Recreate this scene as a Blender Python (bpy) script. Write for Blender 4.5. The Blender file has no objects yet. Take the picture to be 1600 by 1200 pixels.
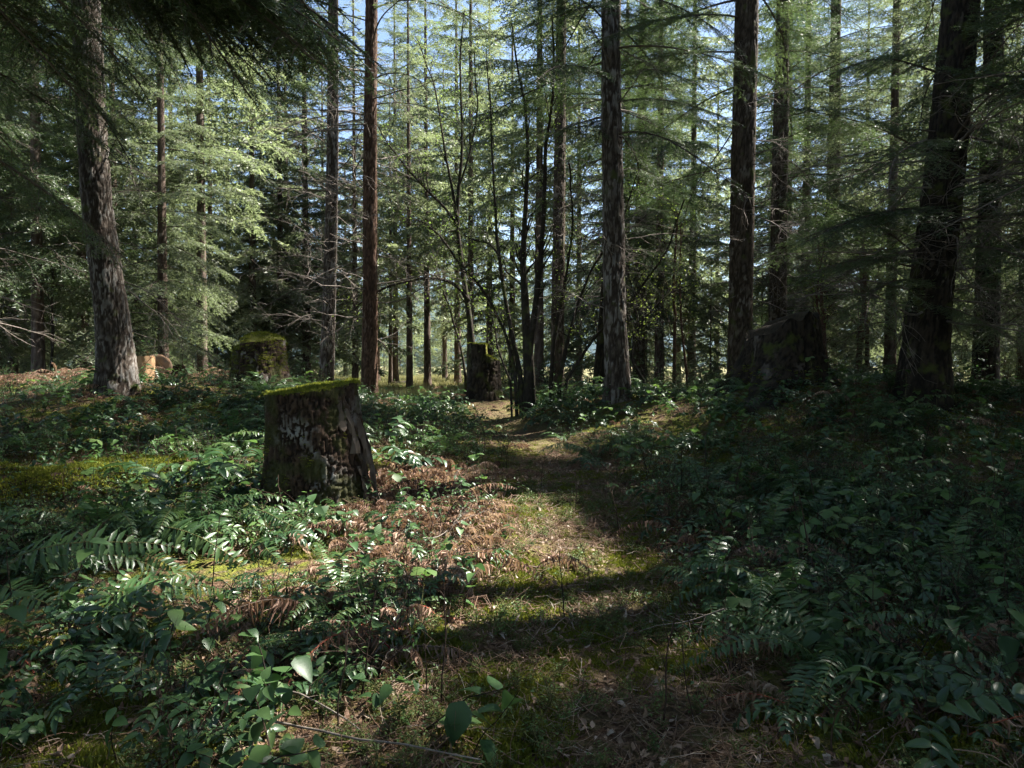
import bpy, math, random
import numpy as np
from mathutils import Matrix, Vector, Euler

R = math.radians
rng = np.random.default_rng(7)
scene = bpy.context.scene
COL = scene.collection

# ------------------------------------------------------------------ camera, sky, sun, exposure
CAM_Z = 1.10
F_PX = 1067.0
HOR = 570.0
cam_d = bpy.data.cameras.new('camera')
cam = bpy.data.objects.new('camera', cam_d)
COL.objects.link(cam)
cam_d.sensor_width = 36.0
cam_d.lens = 24.0
cam_d.clip_start = 0.05
cam_d.clip_end = 3000
cam.location = (0, 0, CAM_Z)
PITCH = math.atan((600 - HOR) / F_PX)
cam.rotation_euler = (R(90) - PITCH, 0, 0)
cam_d.dof.use_dof = False
scene.camera = cam

SUN_AZ, SUN_EL = R(66), R(52)          # azimuth clockwise from +Y (ahead), elevation
SUN = np.array([math.sin(SUN_AZ) * math.cos(SUN_EL), math.cos(SUN_AZ) * math.cos(SUN_EL), math.sin(SUN_EL)])
world = bpy.data.worlds.new('World')
scene.world = world
world.use_nodes = True
wn = world.node_tree
sky = wn.nodes.new('ShaderNodeTexSky')
sky.sky_type = 'NISHITA'
sky.sun_disc = False
sky.sun_elevation = SUN_EL
sky.sun_rotation = SUN_AZ
sky.air_density = 0.9
sky.dust_density = 0.6
wn.links.new(sky.outputs[0], wn.nodes['Background'].inputs[0])
wn.nodes['Background'].inputs[1].default_value = 0.05
sun_d = bpy.data.lights.new('sun', 'SUN')
sun_d.energy = 5.0
sun_d.angle = R(0.55)
sun_d.color = (1.0, 0.95, 0.87)
sun_o = bpy.data.objects.new('sun', sun_d)
COL.objects.link(sun_o)
sun_o.rotation_euler = Vector(SUN).to_track_quat('Z', 'Y').to_euler()
sun_o.location = (10, 20, 40)
vs = scene.view_settings
vs.view_transform = 'Standard'
vs.look = 'None'
vs.gamma = 1
vs.use_curve_mapping = False
vs.exposure = 2.6
cy = scene.cycles
cy.use_denoising = True
cy.max_bounces = 3
cy.diffuse_bounces = 2
cy.glossy_bounces = 2
cy.transmission_bounces = 2
cy.transparent_max_bounces = 4
cy.volume_bounces = 0
cy.use_adaptive_sampling = True
cy.adaptive_threshold = 0.02
cy.sample_clamp_indirect = 4.0


def P(px, py, d):
    """a point d metres ahead that shows at photograph pixel px, py"""
    return np.array([(px - 800) / F_PX * d, d, CAM_Z - (py - HOR) / F_PX * d])


# ------------------------------------------------------------------ noise
_tab = np.random.default_rng(3).random((256, 256))


def vn(x, y):
    x = np.asarray(x, float); y = np.asarray(y, float)
    xi = np.floor(x).astype(int); yi = np.floor(y).astype(int)
    fx = x - xi; fy = y - yi
    fx = fx * fx * (3 - 2 * fx); fy = fy * fy * (3 - 2 * fy)
    a = _tab[xi & 255, yi & 255]; b = _tab[(xi + 1) & 255, yi & 255]
    c = _tab[xi & 255, (yi + 1) & 255]; d = _tab[(xi + 1) & 255, (yi + 1) & 255]
    return (a * (1 - fx) + b * fx) * (1 - fy) + (c * (1 - fx) + d * fx) * fy


def fbm(x, y, o=4):
    s = 0; a = 0.5; t = 0
    for k in range(o):
        s = s + a * vn(x * 2 ** k + 17.3 * k, y * 2 ** k + 9.1 * k); t += a; a *= 0.5
    return s / t


def sstep(a, b, x):
    t = np.clip((np.asarray(x, float) - a) / (b - a), 0, 1)
    return t * t * (3 - 2 * t)


def vnp(x, y, nu, seed=0):
    """value noise that repeats after nu columns"""
    xi = np.floor(x).astype(int); yi = np.floor(y).astype(int)
    fx = x - xi; fy = y - yi
    fx = fx * fx * (3 - 2 * fx); fy = fy * fy * (3 - 2 * fy)
    T = lambda i, j: _tab[(i % nu + 37 * seed) & 255, (j + 91 * seed) & 255]
    return (T(xi, yi) * (1 - fx) + T(xi + 1, yi) * fx) * (1 - fy) + (T(xi, yi + 1) * (1 - fx) + T(xi + 1, yi + 1) * fx) * fy


def furrows(u, v, nu, seed=0, w=.30):
    """0 in the winding furrows, 1 on the ridges between them"""
    a = .68 * vnp(u, v, nu, seed) + .22 * vnp(u * 2, v * 2.3, nu * 2, seed + 1) + .10 * vnp(u * 4, v * 5, nu * 4, seed + 2)
    b = .65 * vnp(u, v * .8, nu, seed + 5) + .25 * vnp(u * 2, v * 2, nu * 2, seed + 6) + .10 * vnp(u * 4, v * 6, nu * 4, seed + 7)
    k = np.minimum(np.abs(a - .5), np.abs(b - .5) * 1.15) * 2
    grit = .55 * vnp(u * 5, v * 9, nu * 5, seed + 3) + .45 * vnp(u * 11, v * 22, nu * 11, seed + 4)
    return np.clip(sstep(0, w, k) * (.55 + .45 * grit) + (grit - .5) * .25, 0, 1)


def worley(u, v, nu, seed=0):
    """F2-F1 on cells that repeat after nu columns"""
    ui = np.floor(u).astype(int); vi = np.floor(v).astype(int)
    f1 = np.full(u.shape, 9.0); f2 = np.full(u.shape, 9.0)
    for di in (-1, 0, 1):
        for dj in (-1, 0, 1):
            ci = ui + di; cj = vi + dj
            hi = (ci % nu + 31 * seed) & 255; hj = (cj + 57 * seed) & 255
            px = ci + _tab[hi, hj]; py = cj + _tab[(hi + 97) & 255, (hj + 41) & 255]
            d = np.hypot(u - px, v - py)
            m = d < f1
            f2 = np.where(m, f1, np.minimum(f2, d)); f1 = np.where(m, d, f1)
    return f2 - f1


# ------------------------------------------------------------------ terrain
_pc = np.array([(-20, .2), (0, .3), (2, .40), (3.5, .55), (5.6, .55), (9, .35), (13, -.8), (20, -3.2), (30, -5.5), (500, -80)])


def path_x(y):
    return np.interp(y, _pc[:, 0], _pc[:, 1])


def gz(x, y, detail=True):
    x = np.asarray(x, float); y = np.asarray(y, float)
    dx = x - path_x(y)
    side = sstep(.5, 2.8, np.abs(dx))
    rise = sstep(2.5, 10, y) * (1 - .85 * sstep(14, 24, y))
    z = rise * (0.16 + .26 * side + .10 * sstep(1, 5, dx))
    z = z + .42 * np.exp(-((x + .55) ** 2 / 1.1 + (y - 12.2) ** 2 / 1.3))      # mound under a stump
    z = z + .30 * np.exp(-((x - 3.6) ** 2 / 1.0 + (y - 9.0) ** 2 / .8)) + .24 * np.exp(-((x - 5.0) ** 2 / 6 + (y - 8.6) ** 2 / 3.5))        # mound under the black stump
    z = z + .36 * np.exp(-((x - 1.3) ** 2 / 1.3 + (y - 10.4) ** 2 / 1.4))
    z = z + .36 * np.exp(-((x + 5.4) ** 2 / 2.6 + (y - 9.3) ** 2 / 2))
    z = z + .52 * np.exp(-((x + 8.2) ** 2 / 14 + (y - 13.6) ** 2 / 4)) + .22 * np.exp(-((x + 4.1) ** 2 / 1.5 + (y - 11) ** 2 / 1.5))
    z = z - .04 * (1 - sstep(.2, .6, np.abs(dx))) * (1 - sstep(10, 14, y))
    if detail:
        m = sstep(60, 15, np.hypot(x, y))
        z = z + m * (.16 * (fbm(x * .7 + 40, y * .7 + 40, 3) - .5) * side + .07 * (fbm(x * 3 + 9, y * 3 + 5, 3) - .5) * (.5 + .5 * side) + .035 * (fbm(x * 9 + 3, y * 9 + 7, 2) - .5))
        z = z + .8 * (fbm(x * .03 + 70, y * .03 + 70, 2) - .5) * sstep(45, 120, np.hypot(x, y))
    return z


def g1(x, y):
    return float(gz(np.array([x]), np.array([y]))[0])


# ------------------------------------------------------------------ mesh helpers
def mk_mesh(name, V, faces, mats, fmat=None, attrs=None, smooth=True):
    """V (n,3); faces: list of int arrays (k,3) or (k,4); fmat: material index per list entry"""
    me = bpy.data.meshes.new(name)
    V = np.ascontiguousarray(V, np.float32)
    me.vertices.add(len(V)); me.vertices.foreach_set('co', V.ravel())
    tot = [np.full(len(f), f.shape[1], np.int32) for f in faces]
    tot = np.concatenate(tot); loops = np.concatenate([np.asarray(f, np.int32).ravel() for f in faces])
    start = np.concatenate([[0], np.cumsum(tot)[:-1]]).astype(np.int32)
    me.loops.add(len(loops)); me.loops.foreach_set('vertex_index', loops)
    me.polygons.add(len(tot)); me.polygons.foreach_set('loop_start', start)
    for m in mats:
        me.materials.append(m)
    if fmat is not None:
        mi = np.concatenate([np.full(len(f), k, np.int32) if np.isscalar(k) else np.asarray(k, np.int32) for f, k in zip(faces, fmat)])
        me.polygons.foreach_set('material_index', mi)
    me.polygons.foreach_set('use_smooth', np.full(len(tot), bool(smooth)))
    me.update(calc_edges=True)
    for k, a in (attrs or {}).items():
        at = me.attributes.new(k, 'FLOAT', 'POINT'); at.data.foreach_set('value', np.ascontiguousarray(a, np.float32))
    return me


def tag(o, label=None, cat=None, group=None, kind=None):
    if label: o['label'] = label
    if cat: o['category'] = cat
    if group: o['group'] = group
    if kind: o['kind'] = kind
    return o


def obj(name, me, parent=None, loc=None, M=None):
    o = bpy.data.objects.new(name, me); COL.objects.link(o)
    if M is not None: o.matrix_basis = M
    elif loc is not None: o.location = loc
    if parent is not None: o.parent = parent
    return o


def empty(name, loc, rz=0.0, s=1.0):
    o = bpy.data.objects.new(name, None); COL.objects.link(o)
    o.location = loc; o.rotation_euler = (0, 0, rz); o.scale = (s, s, s); o.empty_display_size = .1
    return o


class MB:
    """collects shapes: vertices, faces by material slot, one float attribute"""
    def __init__(self): self.V = []; self.F = []; self.M = []; self.A = []; self.n = 0
    def add(self, V, F, m=0, a=0.5):
        V = np.asarray(V, float).reshape(-1, 3)
        for f in (F if isinstance(F, list) else [F]):
            self.F.append(np.asarray(f) + self.n); self.M.append(m)
        self.V.append(V); self.A.append(np.full(len(V), a) if np.isscalar(a) else np.asarray(a)); self.n += len(V)
    def mesh(self, name, mats, smooth=True):
        return mk_mesh(name, np.concatenate(self.V), self.F, mats, self.M, {'tint': np.concatenate(self.A)}, smooth)
    def arrays(self):
        return np.concatenate(self.V), self.F, self.M, np.concatenate(self.A)


def norm(v):
    return v / np.maximum(np.linalg.norm(v, axis=-1, keepdims=True), 1e-9)


def tubes(Pts, Rad, sides=4):
    """Pts (k,n,3), Rad (k,n) -> k tubes of n rings"""
    Pts = np.asarray(Pts, float); Rad = np.asarray(Rad, float)
    k, n, _ = Pts.shape
    T = norm(np.gradient(Pts, axis=1))
    ref = np.where(np.abs(T[:, :1, 2:3]) > .8, np.array([1., 0, 0]), np.array([0, 0, 1.]))
    A = norm(np.cross(T, np.broadcast_to(ref, T.shape))); B = np.cross(T, A)
    th = np.arange(sides) * 2 * math.pi / sides
    V = Pts[:, :, None] + Rad[:, :, None, None] * (A[:, :, None] * np.cos(th)[None, None, :, None] + B[:, :, None] * np.sin(th)[None, None, :, None])
    i = np.arange(n - 1)[:, None] * sides; j = np.arange(sides)[None]; j2 = (j + 1) % sides
    q = np.stack([i + j, i + j2, i + j2 + sides, i + j + sides], -1).reshape(-1, 4)
    F = (q[None] + (np.arange(k) * n * sides)[:, None, None]).reshape(-1, 4)
    return V.reshape(-1, 3), F


def inst(Vt, Ft, X, Y, Z, T):
    """copies of a small shape with axes X,Y,Z (k,3, already scaled) at T (k,3)"""
    V = Vt[None, :, 0:1] * X[:, None] + Vt[None, :, 1:2] * Y[:, None] + Vt[None, :, 2:3] * Z[:, None] + T[:, None]
    n = len(Vt); k = len(T)
    F = (Ft[None] + (np.arange(k) * n)[:, None, None]).reshape(-1, Ft.shape[1])
    return V.reshape(-1, 3), F


def leaf(nseg=4, prof=None, fold=.15, curl=.2, serr=0.0):
    """unit leaf along +x, half width along y; 3 columns"""
    t = np.linspace(0, 1, nseg + 1)
    w = prof(t) if prof else np.sin(np.pi * t ** .8) * .5
    if serr: w = w * (1 + serr * np.where(np.arange(nseg + 1) % 2, 1, -1))
    V = []
    for ti, wi in zip(t, w):
        z = -curl * ti * ti
        V += [(ti, wi, z + fold * wi), (ti, 0, z), (ti, -wi, z + fold * wi)]
    V = np.array(V)
    F = []
    for i in range(nseg):
        a = i * 3
        F += [(a, a + 1, a + 4, a + 3), (a + 1, a + 2, a + 5, a + 4)]
    return V, np.array(F)


def frame(X, up=None):
    """axes from direction X (k,3) and an up hint"""
    X = norm(X)
    U = np.broadcast_to(np.array([0, 0, 1.]) if up is None else up, X.shape)
    Y = norm(np.cross(U, X)); Z = np.cross(X, Y)
    return X, Y, Z


# ------------------------------------------------------------------ materials
def nodes(name):
    m = bpy.data.materials.new(name); m.use_nodes = True
    nt = m.node_tree; nt.nodes.clear()
    out = nt.nodes.new('ShaderNodeOutputMaterial')
    return m, nt, out


def N(nt, t, **kw):
    n = nt.nodes.new(t)
    for k, v in kw.items(): setattr(n, k, v)
    return n


def ramp(nt, fac, stops):
    r = N(nt, 'ShaderNodeValToRGB')
    while len(r.color_ramp.elements) < len(stops): r.color_ramp.elements.new(.5)
    for e, (p, c) in zip(r.color_ramp.elements, stops):
        e.position = p; e.color = (*c, 1)
    nt.links.new(fac, r.inputs[0])
    return r.outputs[0]


def mixc(nt, f, a, b):
    m = N(nt, 'ShaderNodeMix', data_type='RGBA')
    for s, v in ((0, f), (6, a), (7, b)):
        if hasattr(v, 'links'): nt.links.new(v, m.inputs[s])
        else: m.inputs[s].default_value = v if s == 0 else (*v, 1)
    return m.outputs[2]


def mth(nt, op, a, b=0.0):
    m = N(nt, 'ShaderNodeMath', operation=op)
    for i, v in enumerate((a, b)):
        if hasattr(v, 'links'): nt.links.new(v, m.inputs[i])
        else: m.inputs[i].default_value = v
    return m.outputs[0]


def leaf_mat(name, stops, trans=.35, rough=.45, spec=.5, trans_gain=1.5):
    m, nt, out = nodes(name)
    oi = N(nt, 'ShaderNodeObjectInfo'); at = N(nt, 'ShaderNodeAttribute', attribute_name='tint')
    f = mth(nt, 'ADD', mth(nt, 'MULTIPLY', oi.outputs['Random'], .5), mth(nt, 'MULTIPLY', at.outputs['Fac'], .5))
    c = ramp(nt, f, stops)
    pr = N(nt, 'ShaderNodeBsdfPrincipled'); pr.inputs['Roughness'].default_value = rough
    pr.inputs['Specular IOR Level'].default_value = spec
    nt.links.new(c, pr.inputs['Base Color'])
    if trans > 0:
        tr = N(nt, 'ShaderNodeBsdfTranslucent')
        tc = mixc(nt, .5, c, (1, 1, .35))
        mm = N(nt, 'ShaderNodeMix', data_type='RGBA', blend_type='MULTIPLY'); mm.inputs[0].default_value = 1
        nt.links.new(c, mm.inputs[6]); mm.inputs[7].default_value = (1.15 * trans_gain, 1.2 * trans_gain, .92 * trans_gain, 1)
        nt.links.new(mm.outputs[2], tr.inputs[0])
        mx = N(nt, 'ShaderNodeMixShader'); mx.inputs[0].default_value = trans
        nt.links.new(pr.outputs[0], mx.inputs[1]); nt.links.new(tr.outputs[0], mx.inputs[2])
        nt.links.new(mx.outputs[0], out.inputs[0])
    else:
        nt.links.new(pr.outputs[0], out.inputs[0])
    return m


def bark_mat(name, furrow, plate, lichen, lich_amt=.5, moss=(.05, .06, .015), moss_lo=.62, bump=.5):
    m, nt, out = nodes(name)
    tc = N(nt, 'ShaderNodeTexCoord')
    at = N(nt, 'ShaderNodeAttribute', attribute_name='tint')
    mp = N(nt, 'ShaderNodeMapping'); mp.inputs['Scale'].default_value = (1, 1, .3)
    nt.links.new(tc.outputs['Object'], mp.inputs[0])
    n1 = N(nt, 'ShaderNodeTexNoise'); n1.inputs['Scale'].default_value = 45; n1.inputs['Detail'].default_value = 6
    nt.links.new(mp.outputs[0], n1.inputs[0])
    n2 = N(nt, 'ShaderNodeTexNoise'); n2.inputs['Scale'].default_value = 3.5; n2.inputs['Detail'].default_value = 5
    nt.links.new(tc.outputs['Object'], n2.inputs[0])
    base = ramp(nt, mth(nt, 'ADD', mth(nt, 'MULTIPLY', at.outputs['Fac'], .75), mth(nt, 'MULTIPLY', mth(nt, 'SUBTRACT', n1.outputs[0], .5), .9)),
                [(.0, furrow), (.40, tuple(.5 * (a + b) for a, b in zip(furrow, plate))), (.85, plate)])
    lf = mth(nt, 'MULTIPLY', ramp(nt, n2.outputs[0], [(.62 - lich_amt * .4, (0, 0, 0)), (.75 - lich_amt * .3, (1, 1, 1))]),
             ramp(nt, mth(nt, 'ADD', at.outputs['Fac'], mth(nt, 'MULTIPLY', n1.outputs[0], .6)), [(.75, (0, 0, 0)), (1.0, (1, 1, 1))]))
    c = mixc(nt, mth(nt, 'MULTIPLY', lf, .85), base, lichen)
    n3 = N(nt, 'ShaderNodeTexNoise'); n3.inputs['Scale'].default_value = 5; n3.inputs['Detail'].default_value = 8
    nt.links.new(tc.outputs['Object'], n3.inputs[0])
    c = mixc(nt, ramp(nt, n3.outputs[0], [(moss_lo, (0, 0, 0)), (moss_lo + .1, (.85, .85, .85))]), c, moss)
    pr = N(nt, 'ShaderNodeBsdfPrincipled'); pr.inputs['Roughness'].default_value = .92
    pr.inputs['Specular IOR Level'].default_value = .15
    nt.links.new(c, pr.inputs['Base Color'])
    bp = N(nt, 'ShaderNodeBump'); bp.inputs['Strength'].default_value = bump; bp.inputs['Distance'].default_value = .02
    nt.links.new(n1.outputs[0], bp.inputs['Height']); nt.links.new(bp.outputs[0], pr.inputs['Normal'])
    nt.links.new(pr.outputs[0], out.inputs[0])
    return m


def plain(name, c1, c2, scale=20, rough=.9, spec=.2, zs=1.0):
    m, nt, out = nodes(name)
    tc = N(nt, 'ShaderNodeTexCoord'); oi = N(nt, 'ShaderNodeObjectInfo')
    mp = N(nt, 'ShaderNodeMapping'); mp.inputs['Scale'].default_value = (1, 1, zs); nt.links.new(tc.outputs['Object'], mp.inputs[0])
    n1 = N(nt, 'ShaderNodeTexNoise'); n1.inputs['Scale'].default_value = scale; n1.inputs['Detail'].default_value = 6
    nt.links.new(mp.outputs[0], n1.inputs[0])
    f = mth(nt, 'ADD', n1.outputs[0], mth(nt, 'MULTIPLY', mth(nt, 'SUBTRACT', oi.outputs['Random'], .5), .3))
    pr = N(nt, 'ShaderNodeBsdfPrincipled'); pr.inputs['Roughness'].default_value = rough; pr.inputs['Specular IOR Level'].default_value = spec
    nt.links.new(ramp(nt, f, [(.3, c1), (.7, c2)]), pr.inputs['Base Color'])
    bp = N(nt, 'ShaderNodeBump'); bp.inputs['Strength'].default_value = .5; bp.inputs['Distance'].default_value = .01
    nt.links.new(n1.outputs[0], bp.inputs['Height']); nt.links.new(bp.outputs[0], pr.inputs['Normal'])
    nt.links.new(pr.outputs[0], out.inputs[0])
    return m


def ring_mat(name):
    """sawn end grain: rings by distance from the pith, cracks and grey weathering"""
    m, nt, out = nodes(name)
    at = N(nt, 'ShaderNodeAttribute', attribute_name='tint'); tc = N(nt, 'ShaderNodeTexCoord')
    n1 = N(nt, 'ShaderNodeTexNoise'); n1.inputs['Scale'].default_value = 9; n1.inputs['Detail'].default_value = 5; nt.links.new(tc.outputs['Object'], n1.inputs[0])
    f = mth(nt, 'SINE', mth(nt, 'ADD', mth(nt, 'MULTIPLY', at.outputs['Fac'], 75.0), mth(nt, 'MULTIPLY', n1.outputs[0], 14.0)))
    c = ramp(nt, mth(nt, 'ADD', mth(nt, 'MULTIPLY', f, .3), .5), [(.2, (.16, .085, .045)), (.8, (.36, .24, .15))])
    c = mixc(nt, ramp(nt, n1.outputs[0], [(.45, (0, 0, 0)), (.65, (.8, .8, .8))]), c, (.15, .12, .10))
    pr = N(nt, 'ShaderNodeBsdfPrincipled'); pr.inputs['Roughness'].default_value = .9; nt.links.new(c, pr.inputs['Base Color'])
    nt.links.new(pr.outputs[0], out.inputs[0]); return m


MAT = {
    'needle': leaf_mat('needle', [(.1, (.026, .044, .020)), (.5, (.044, .068, .028)), (.9, (.078, .104, .042))], .38, .45, .4),
    'needle_far_lit': leaf_mat('needle_far_lit', [(.1, (.062, .080, .047)), (.5, (.112, .134, .078)), (.9, (.166, .184, .110))], .5, .45, .4),  # paler copy of the needle colour, so the far wood looks sunlit
    'fern': leaf_mat('fern', [(.1, (.028, .058, .022)), (.5, (.044, .088, .030)), (.9, (.080, .125, .040))], .32, .36, .42),
    'salal': leaf_mat('salal', [(.03, (.09, .05, .03)), (.1, (.026, .054, .022)), (.5, (.040, .084, .030)), (.88, (.075, .130, .038)), (.97, (.15, .13, .04))], .3, .42, .3),
    'grape': leaf_mat('grape', [(.03, (.070, .040, .022)), (.12, (.020, .046, .022)), (.55, (.032, .068, .026)), (.88, (.065, .105, .034)), (.97, (.12, .12, .04))], .24, .33, .4),
    'young': leaf_mat('young', [(.1, (.045, .085, .026)), (.5, (.062, .110, .030)), (.9, (.100, .150, .040))], .38, .5, .3),
    'maple': leaf_mat('maple', [(.1, (.090, .150, .030)), (.5, (.130, .190, .040)), (.9, (.180, .220, .055))], .5, .5, .3),
    'meadow': leaf_mat('meadow', [(.1, (.14, .15, .06)), (.5, (.22, .21, .10)), (.9, (.32, .28, .16))], .3, .7, .2, 1.0),
    'deadfern': leaf_mat('deadfern', [(.1, (.095, .052, .034)), (.45, (.22, .132, .092)), (.9, (.44, .32, .25))], .25, .7, .2, 1.1),
    'litter': leaf_mat('litter', [(.05, (.07, .038, .022)), (.4, (.15, .09, .055)), (.75, (.24, .17, .12)), (.98, (.38, .33, .28))], .1, .7, .25, 1),
    'moss': leaf_mat('moss', [(.1, (.070, .085, .014)), (.5, (.110, .125, .018)), (.9, (.170, .170, .026))], .3, .8, .1, 1.2),
    'twig': plain('twig', (.035, .026, .020), (.11, .085, .066), 30),
    'deadwood': plain('deadwood', (.06, .050, .042), (.20, .17, .145), 25),
    'stem': plain('stem', (.014, .010, .008), (.05, .030, .020), 30),
    'rachis': plain('rachis', (.07, .085, .025), (.13, .11, .045), 12),
    'redstem': plain('redstem', (.16, .03, .02), (.28, .07, .04), 12),
    'bark_pale': bark_mat('bark_pale', (.026, .019, .014), (.115, .095, .078), (.19, .18, .165), .55, moss_lo=.60),
    'bark_red': bark_mat('bark_red', (.030, .016, .010), (.130, .078, .052), (.20, .165, .135), .2, moss_lo=.7),
    'bark_mid': bark_mat('bark_mid', (.024, .017, .011), (.090, .068, .048), (.17, .155, .13), .3, moss_lo=.58),
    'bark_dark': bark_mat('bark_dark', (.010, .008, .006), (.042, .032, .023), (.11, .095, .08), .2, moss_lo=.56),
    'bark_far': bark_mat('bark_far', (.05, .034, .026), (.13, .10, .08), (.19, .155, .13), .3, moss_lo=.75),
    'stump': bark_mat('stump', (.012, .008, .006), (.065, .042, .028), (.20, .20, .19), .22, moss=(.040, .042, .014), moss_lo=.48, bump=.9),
    'wood': plain('wood', (.028, .020, .014), (.105, .082, .064), 28, zs=.08),
    'cutwood': plain('cutwood', (.20, .11, .055), (.42, .27, .15), 14, zs=.15),
    'cutend': ring_mat('cutend'),
    'mapletrunk': bark_mat('mapletrunk', (.010, .008, .006), (.040, .032, .024), (.12, .11, .09), .3, moss=(.05, .06, .015), moss_lo=.55),
}


# ------------------------------------------------------------------ the setting: ground, hills
def make_ground():
    n = 330
    u = np.linspace(-1, 1, n)
    k = 6.4
    gx = np.sinh(u * k) / math.sinh(k) * 600
    gy = np.sinh(u * k) / math.sinh(k) * 600 + 4.5
    X, Y = np.meshgrid(gx, gy)
    Z = gz(X, Y)
    V = np.stack([X, Y, Z], -1).reshape(-1, 3)
    i = np.arange(n - 1)[:, None] * n + np.arange(n - 1)[None]
    F = np.stack([i, i + 1, i + n + 1, i + n], -1).reshape(-1, 4)
    dx = np.abs(V[:, 0] - path_x(V[:, 1]))
    w = fbm(V[:, 0] * 2.2, V[:, 1] * 2.2, 4)
    trail = sstep(.5, .12, dx + (w - .5) * .8) * sstep(22, 12, V[:, 1])
    mead = sstep(20, 26, V[:, 1] + (w - .5) * 6)
    m, nt, out = nodes('forest_floor')
    tc = N(nt, 'ShaderNodeTexCoord')
    def noise(s, d=6):
        q = N(nt, 'ShaderNodeTexNoise'); q.inputs['Scale'].default_value = s; q.inputs['Detail'].default_value = d
        nt.links.new(tc.outputs['Object'], q.inputs[0]); return q.outputs[0]
    n_f, n_m, n_c = noise(60), noise(9), noise(1.6)
    duff = ramp(nt, n_f, [(.3, (.030, .018, .011)), (.5, (.075, .045, .028)), (.7, (.16, .105, .07))])
    moss = ramp(nt, n_f, [(.3, (.040, .048, .008)), (.55, (.085, .095, .014)), (.75, (.14, .14, .024))])
    dirt = ramp(nt, n_f, [(.3, (.055, .034, .025)), (.6, (.13, .085, .064)), (.75, (.22, .16, .12))])
    grass = ramp(nt, n_m, [(.3, (.17, .165, .075)), (.6, (.27, .245, .13)), (.8, (.34, .29, .18))])
    at = N(nt, 'ShaderNodeAttribute', attribute_name='trail'); am = N(nt, 'ShaderNodeAttribute', attribute_name='mead')
    c = mixc(nt, ramp(nt, mth(nt, 'ADD', mth(nt, 'MULTIPLY', n_m, .6), mth(nt, 'MULTIPLY', n_c, .4)), [(.44, (0, 0, 0)), (.56, (1, 1, 1))]), duff, moss)
    c = mixc(nt, mth(nt, 'MULTIPLY', mth(nt, 'MULTIPLY', at.outputs['Fac'], .7), ramp(nt, n_m, [(.4, (0, 0, 0)), (.58, (1, 1, 1))])), c, dirt)
    c = mixc(nt, am.outputs['Fac'], c, grass)
    pr = N(nt, 'ShaderNodeBsdfPrincipled'); pr.inputs['Roughness'].default_value = .95; pr.inputs['Specular IOR Level'].default_value = .1
    nt.links.new(c, pr.inputs['Base Color'])
    bp = N(nt, 'ShaderNodeBump'); bp.inputs['Strength'].default_value = .9; bp.inputs['Distance'].default_value = .03
    nt.links.new(n_f, bp.inputs['Height']); nt.links.new(bp.outputs[0], pr.inputs['Normal'])
    nt.links.new(pr.outputs[0], out.inputs[0])
    o = obj('ground', mk_mesh('ground', V, [F], [m], None, {'trail': trail, 'mead': mead}))
    tag(o, 'mossy forest floor with a worn trail running to a sunlit meadow', None, None, 'structure')


def make_hills():
    nx, ny = 260, 40
    x = np.linspace(-520, 520, nx); y = np.linspace(330, 560, ny)
    X, Y = np.meshgrid(x, y)
    s = np.clip((Y - 330) / 190, 0, 1)
    prof = 48 + 30 * (fbm(X * .006 + 3, X * 0 + 2.2, 3) - .3)
    Z = prof * np.sin(s * math.pi / 2) + 9 * (fbm(X * .12, Y * .12, 4) - .5) * s + 5 * vn(X * .35, Y * .35) * (s > 0) - 2
    V = np.stack([X, Y, Z], -1).reshape(-1, 3)
    i = np.arange(ny - 1)[:, None] * nx + np.arange(nx - 1)[None]
    F = np.stack([i, i + 1, i + nx + 1, i + nx], -1).reshape(-1, 4)
    o = obj('hills', mk_mesh('hills', V, [F], [plain('hill_forest_hazed', (.018, .040, .050), (.035, .065, .070), .25)], None))  # the blue haze of distance is put into this colour
    tag(o, 'haze-blue wooded hillside showing between the far firs', None, None, 'structure')


make_ground()
make_hills()


# ------------------------------------------------------------------ plant templates
def crooked(p0, d0, L, n, wob, droop, r):
    """polyline that wanders"""
    p = np.array(p0, float); d = norm(np.array(d0, float)); out = [p.copy()]
    for i in range(n - 1):
        d = norm(d + r.normal(0, wob, 3) + np.array([0, 0, -droop / n]))
        p = p + d * L / (n - 1); out.append(p.copy())
    return np.array(out)


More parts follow.
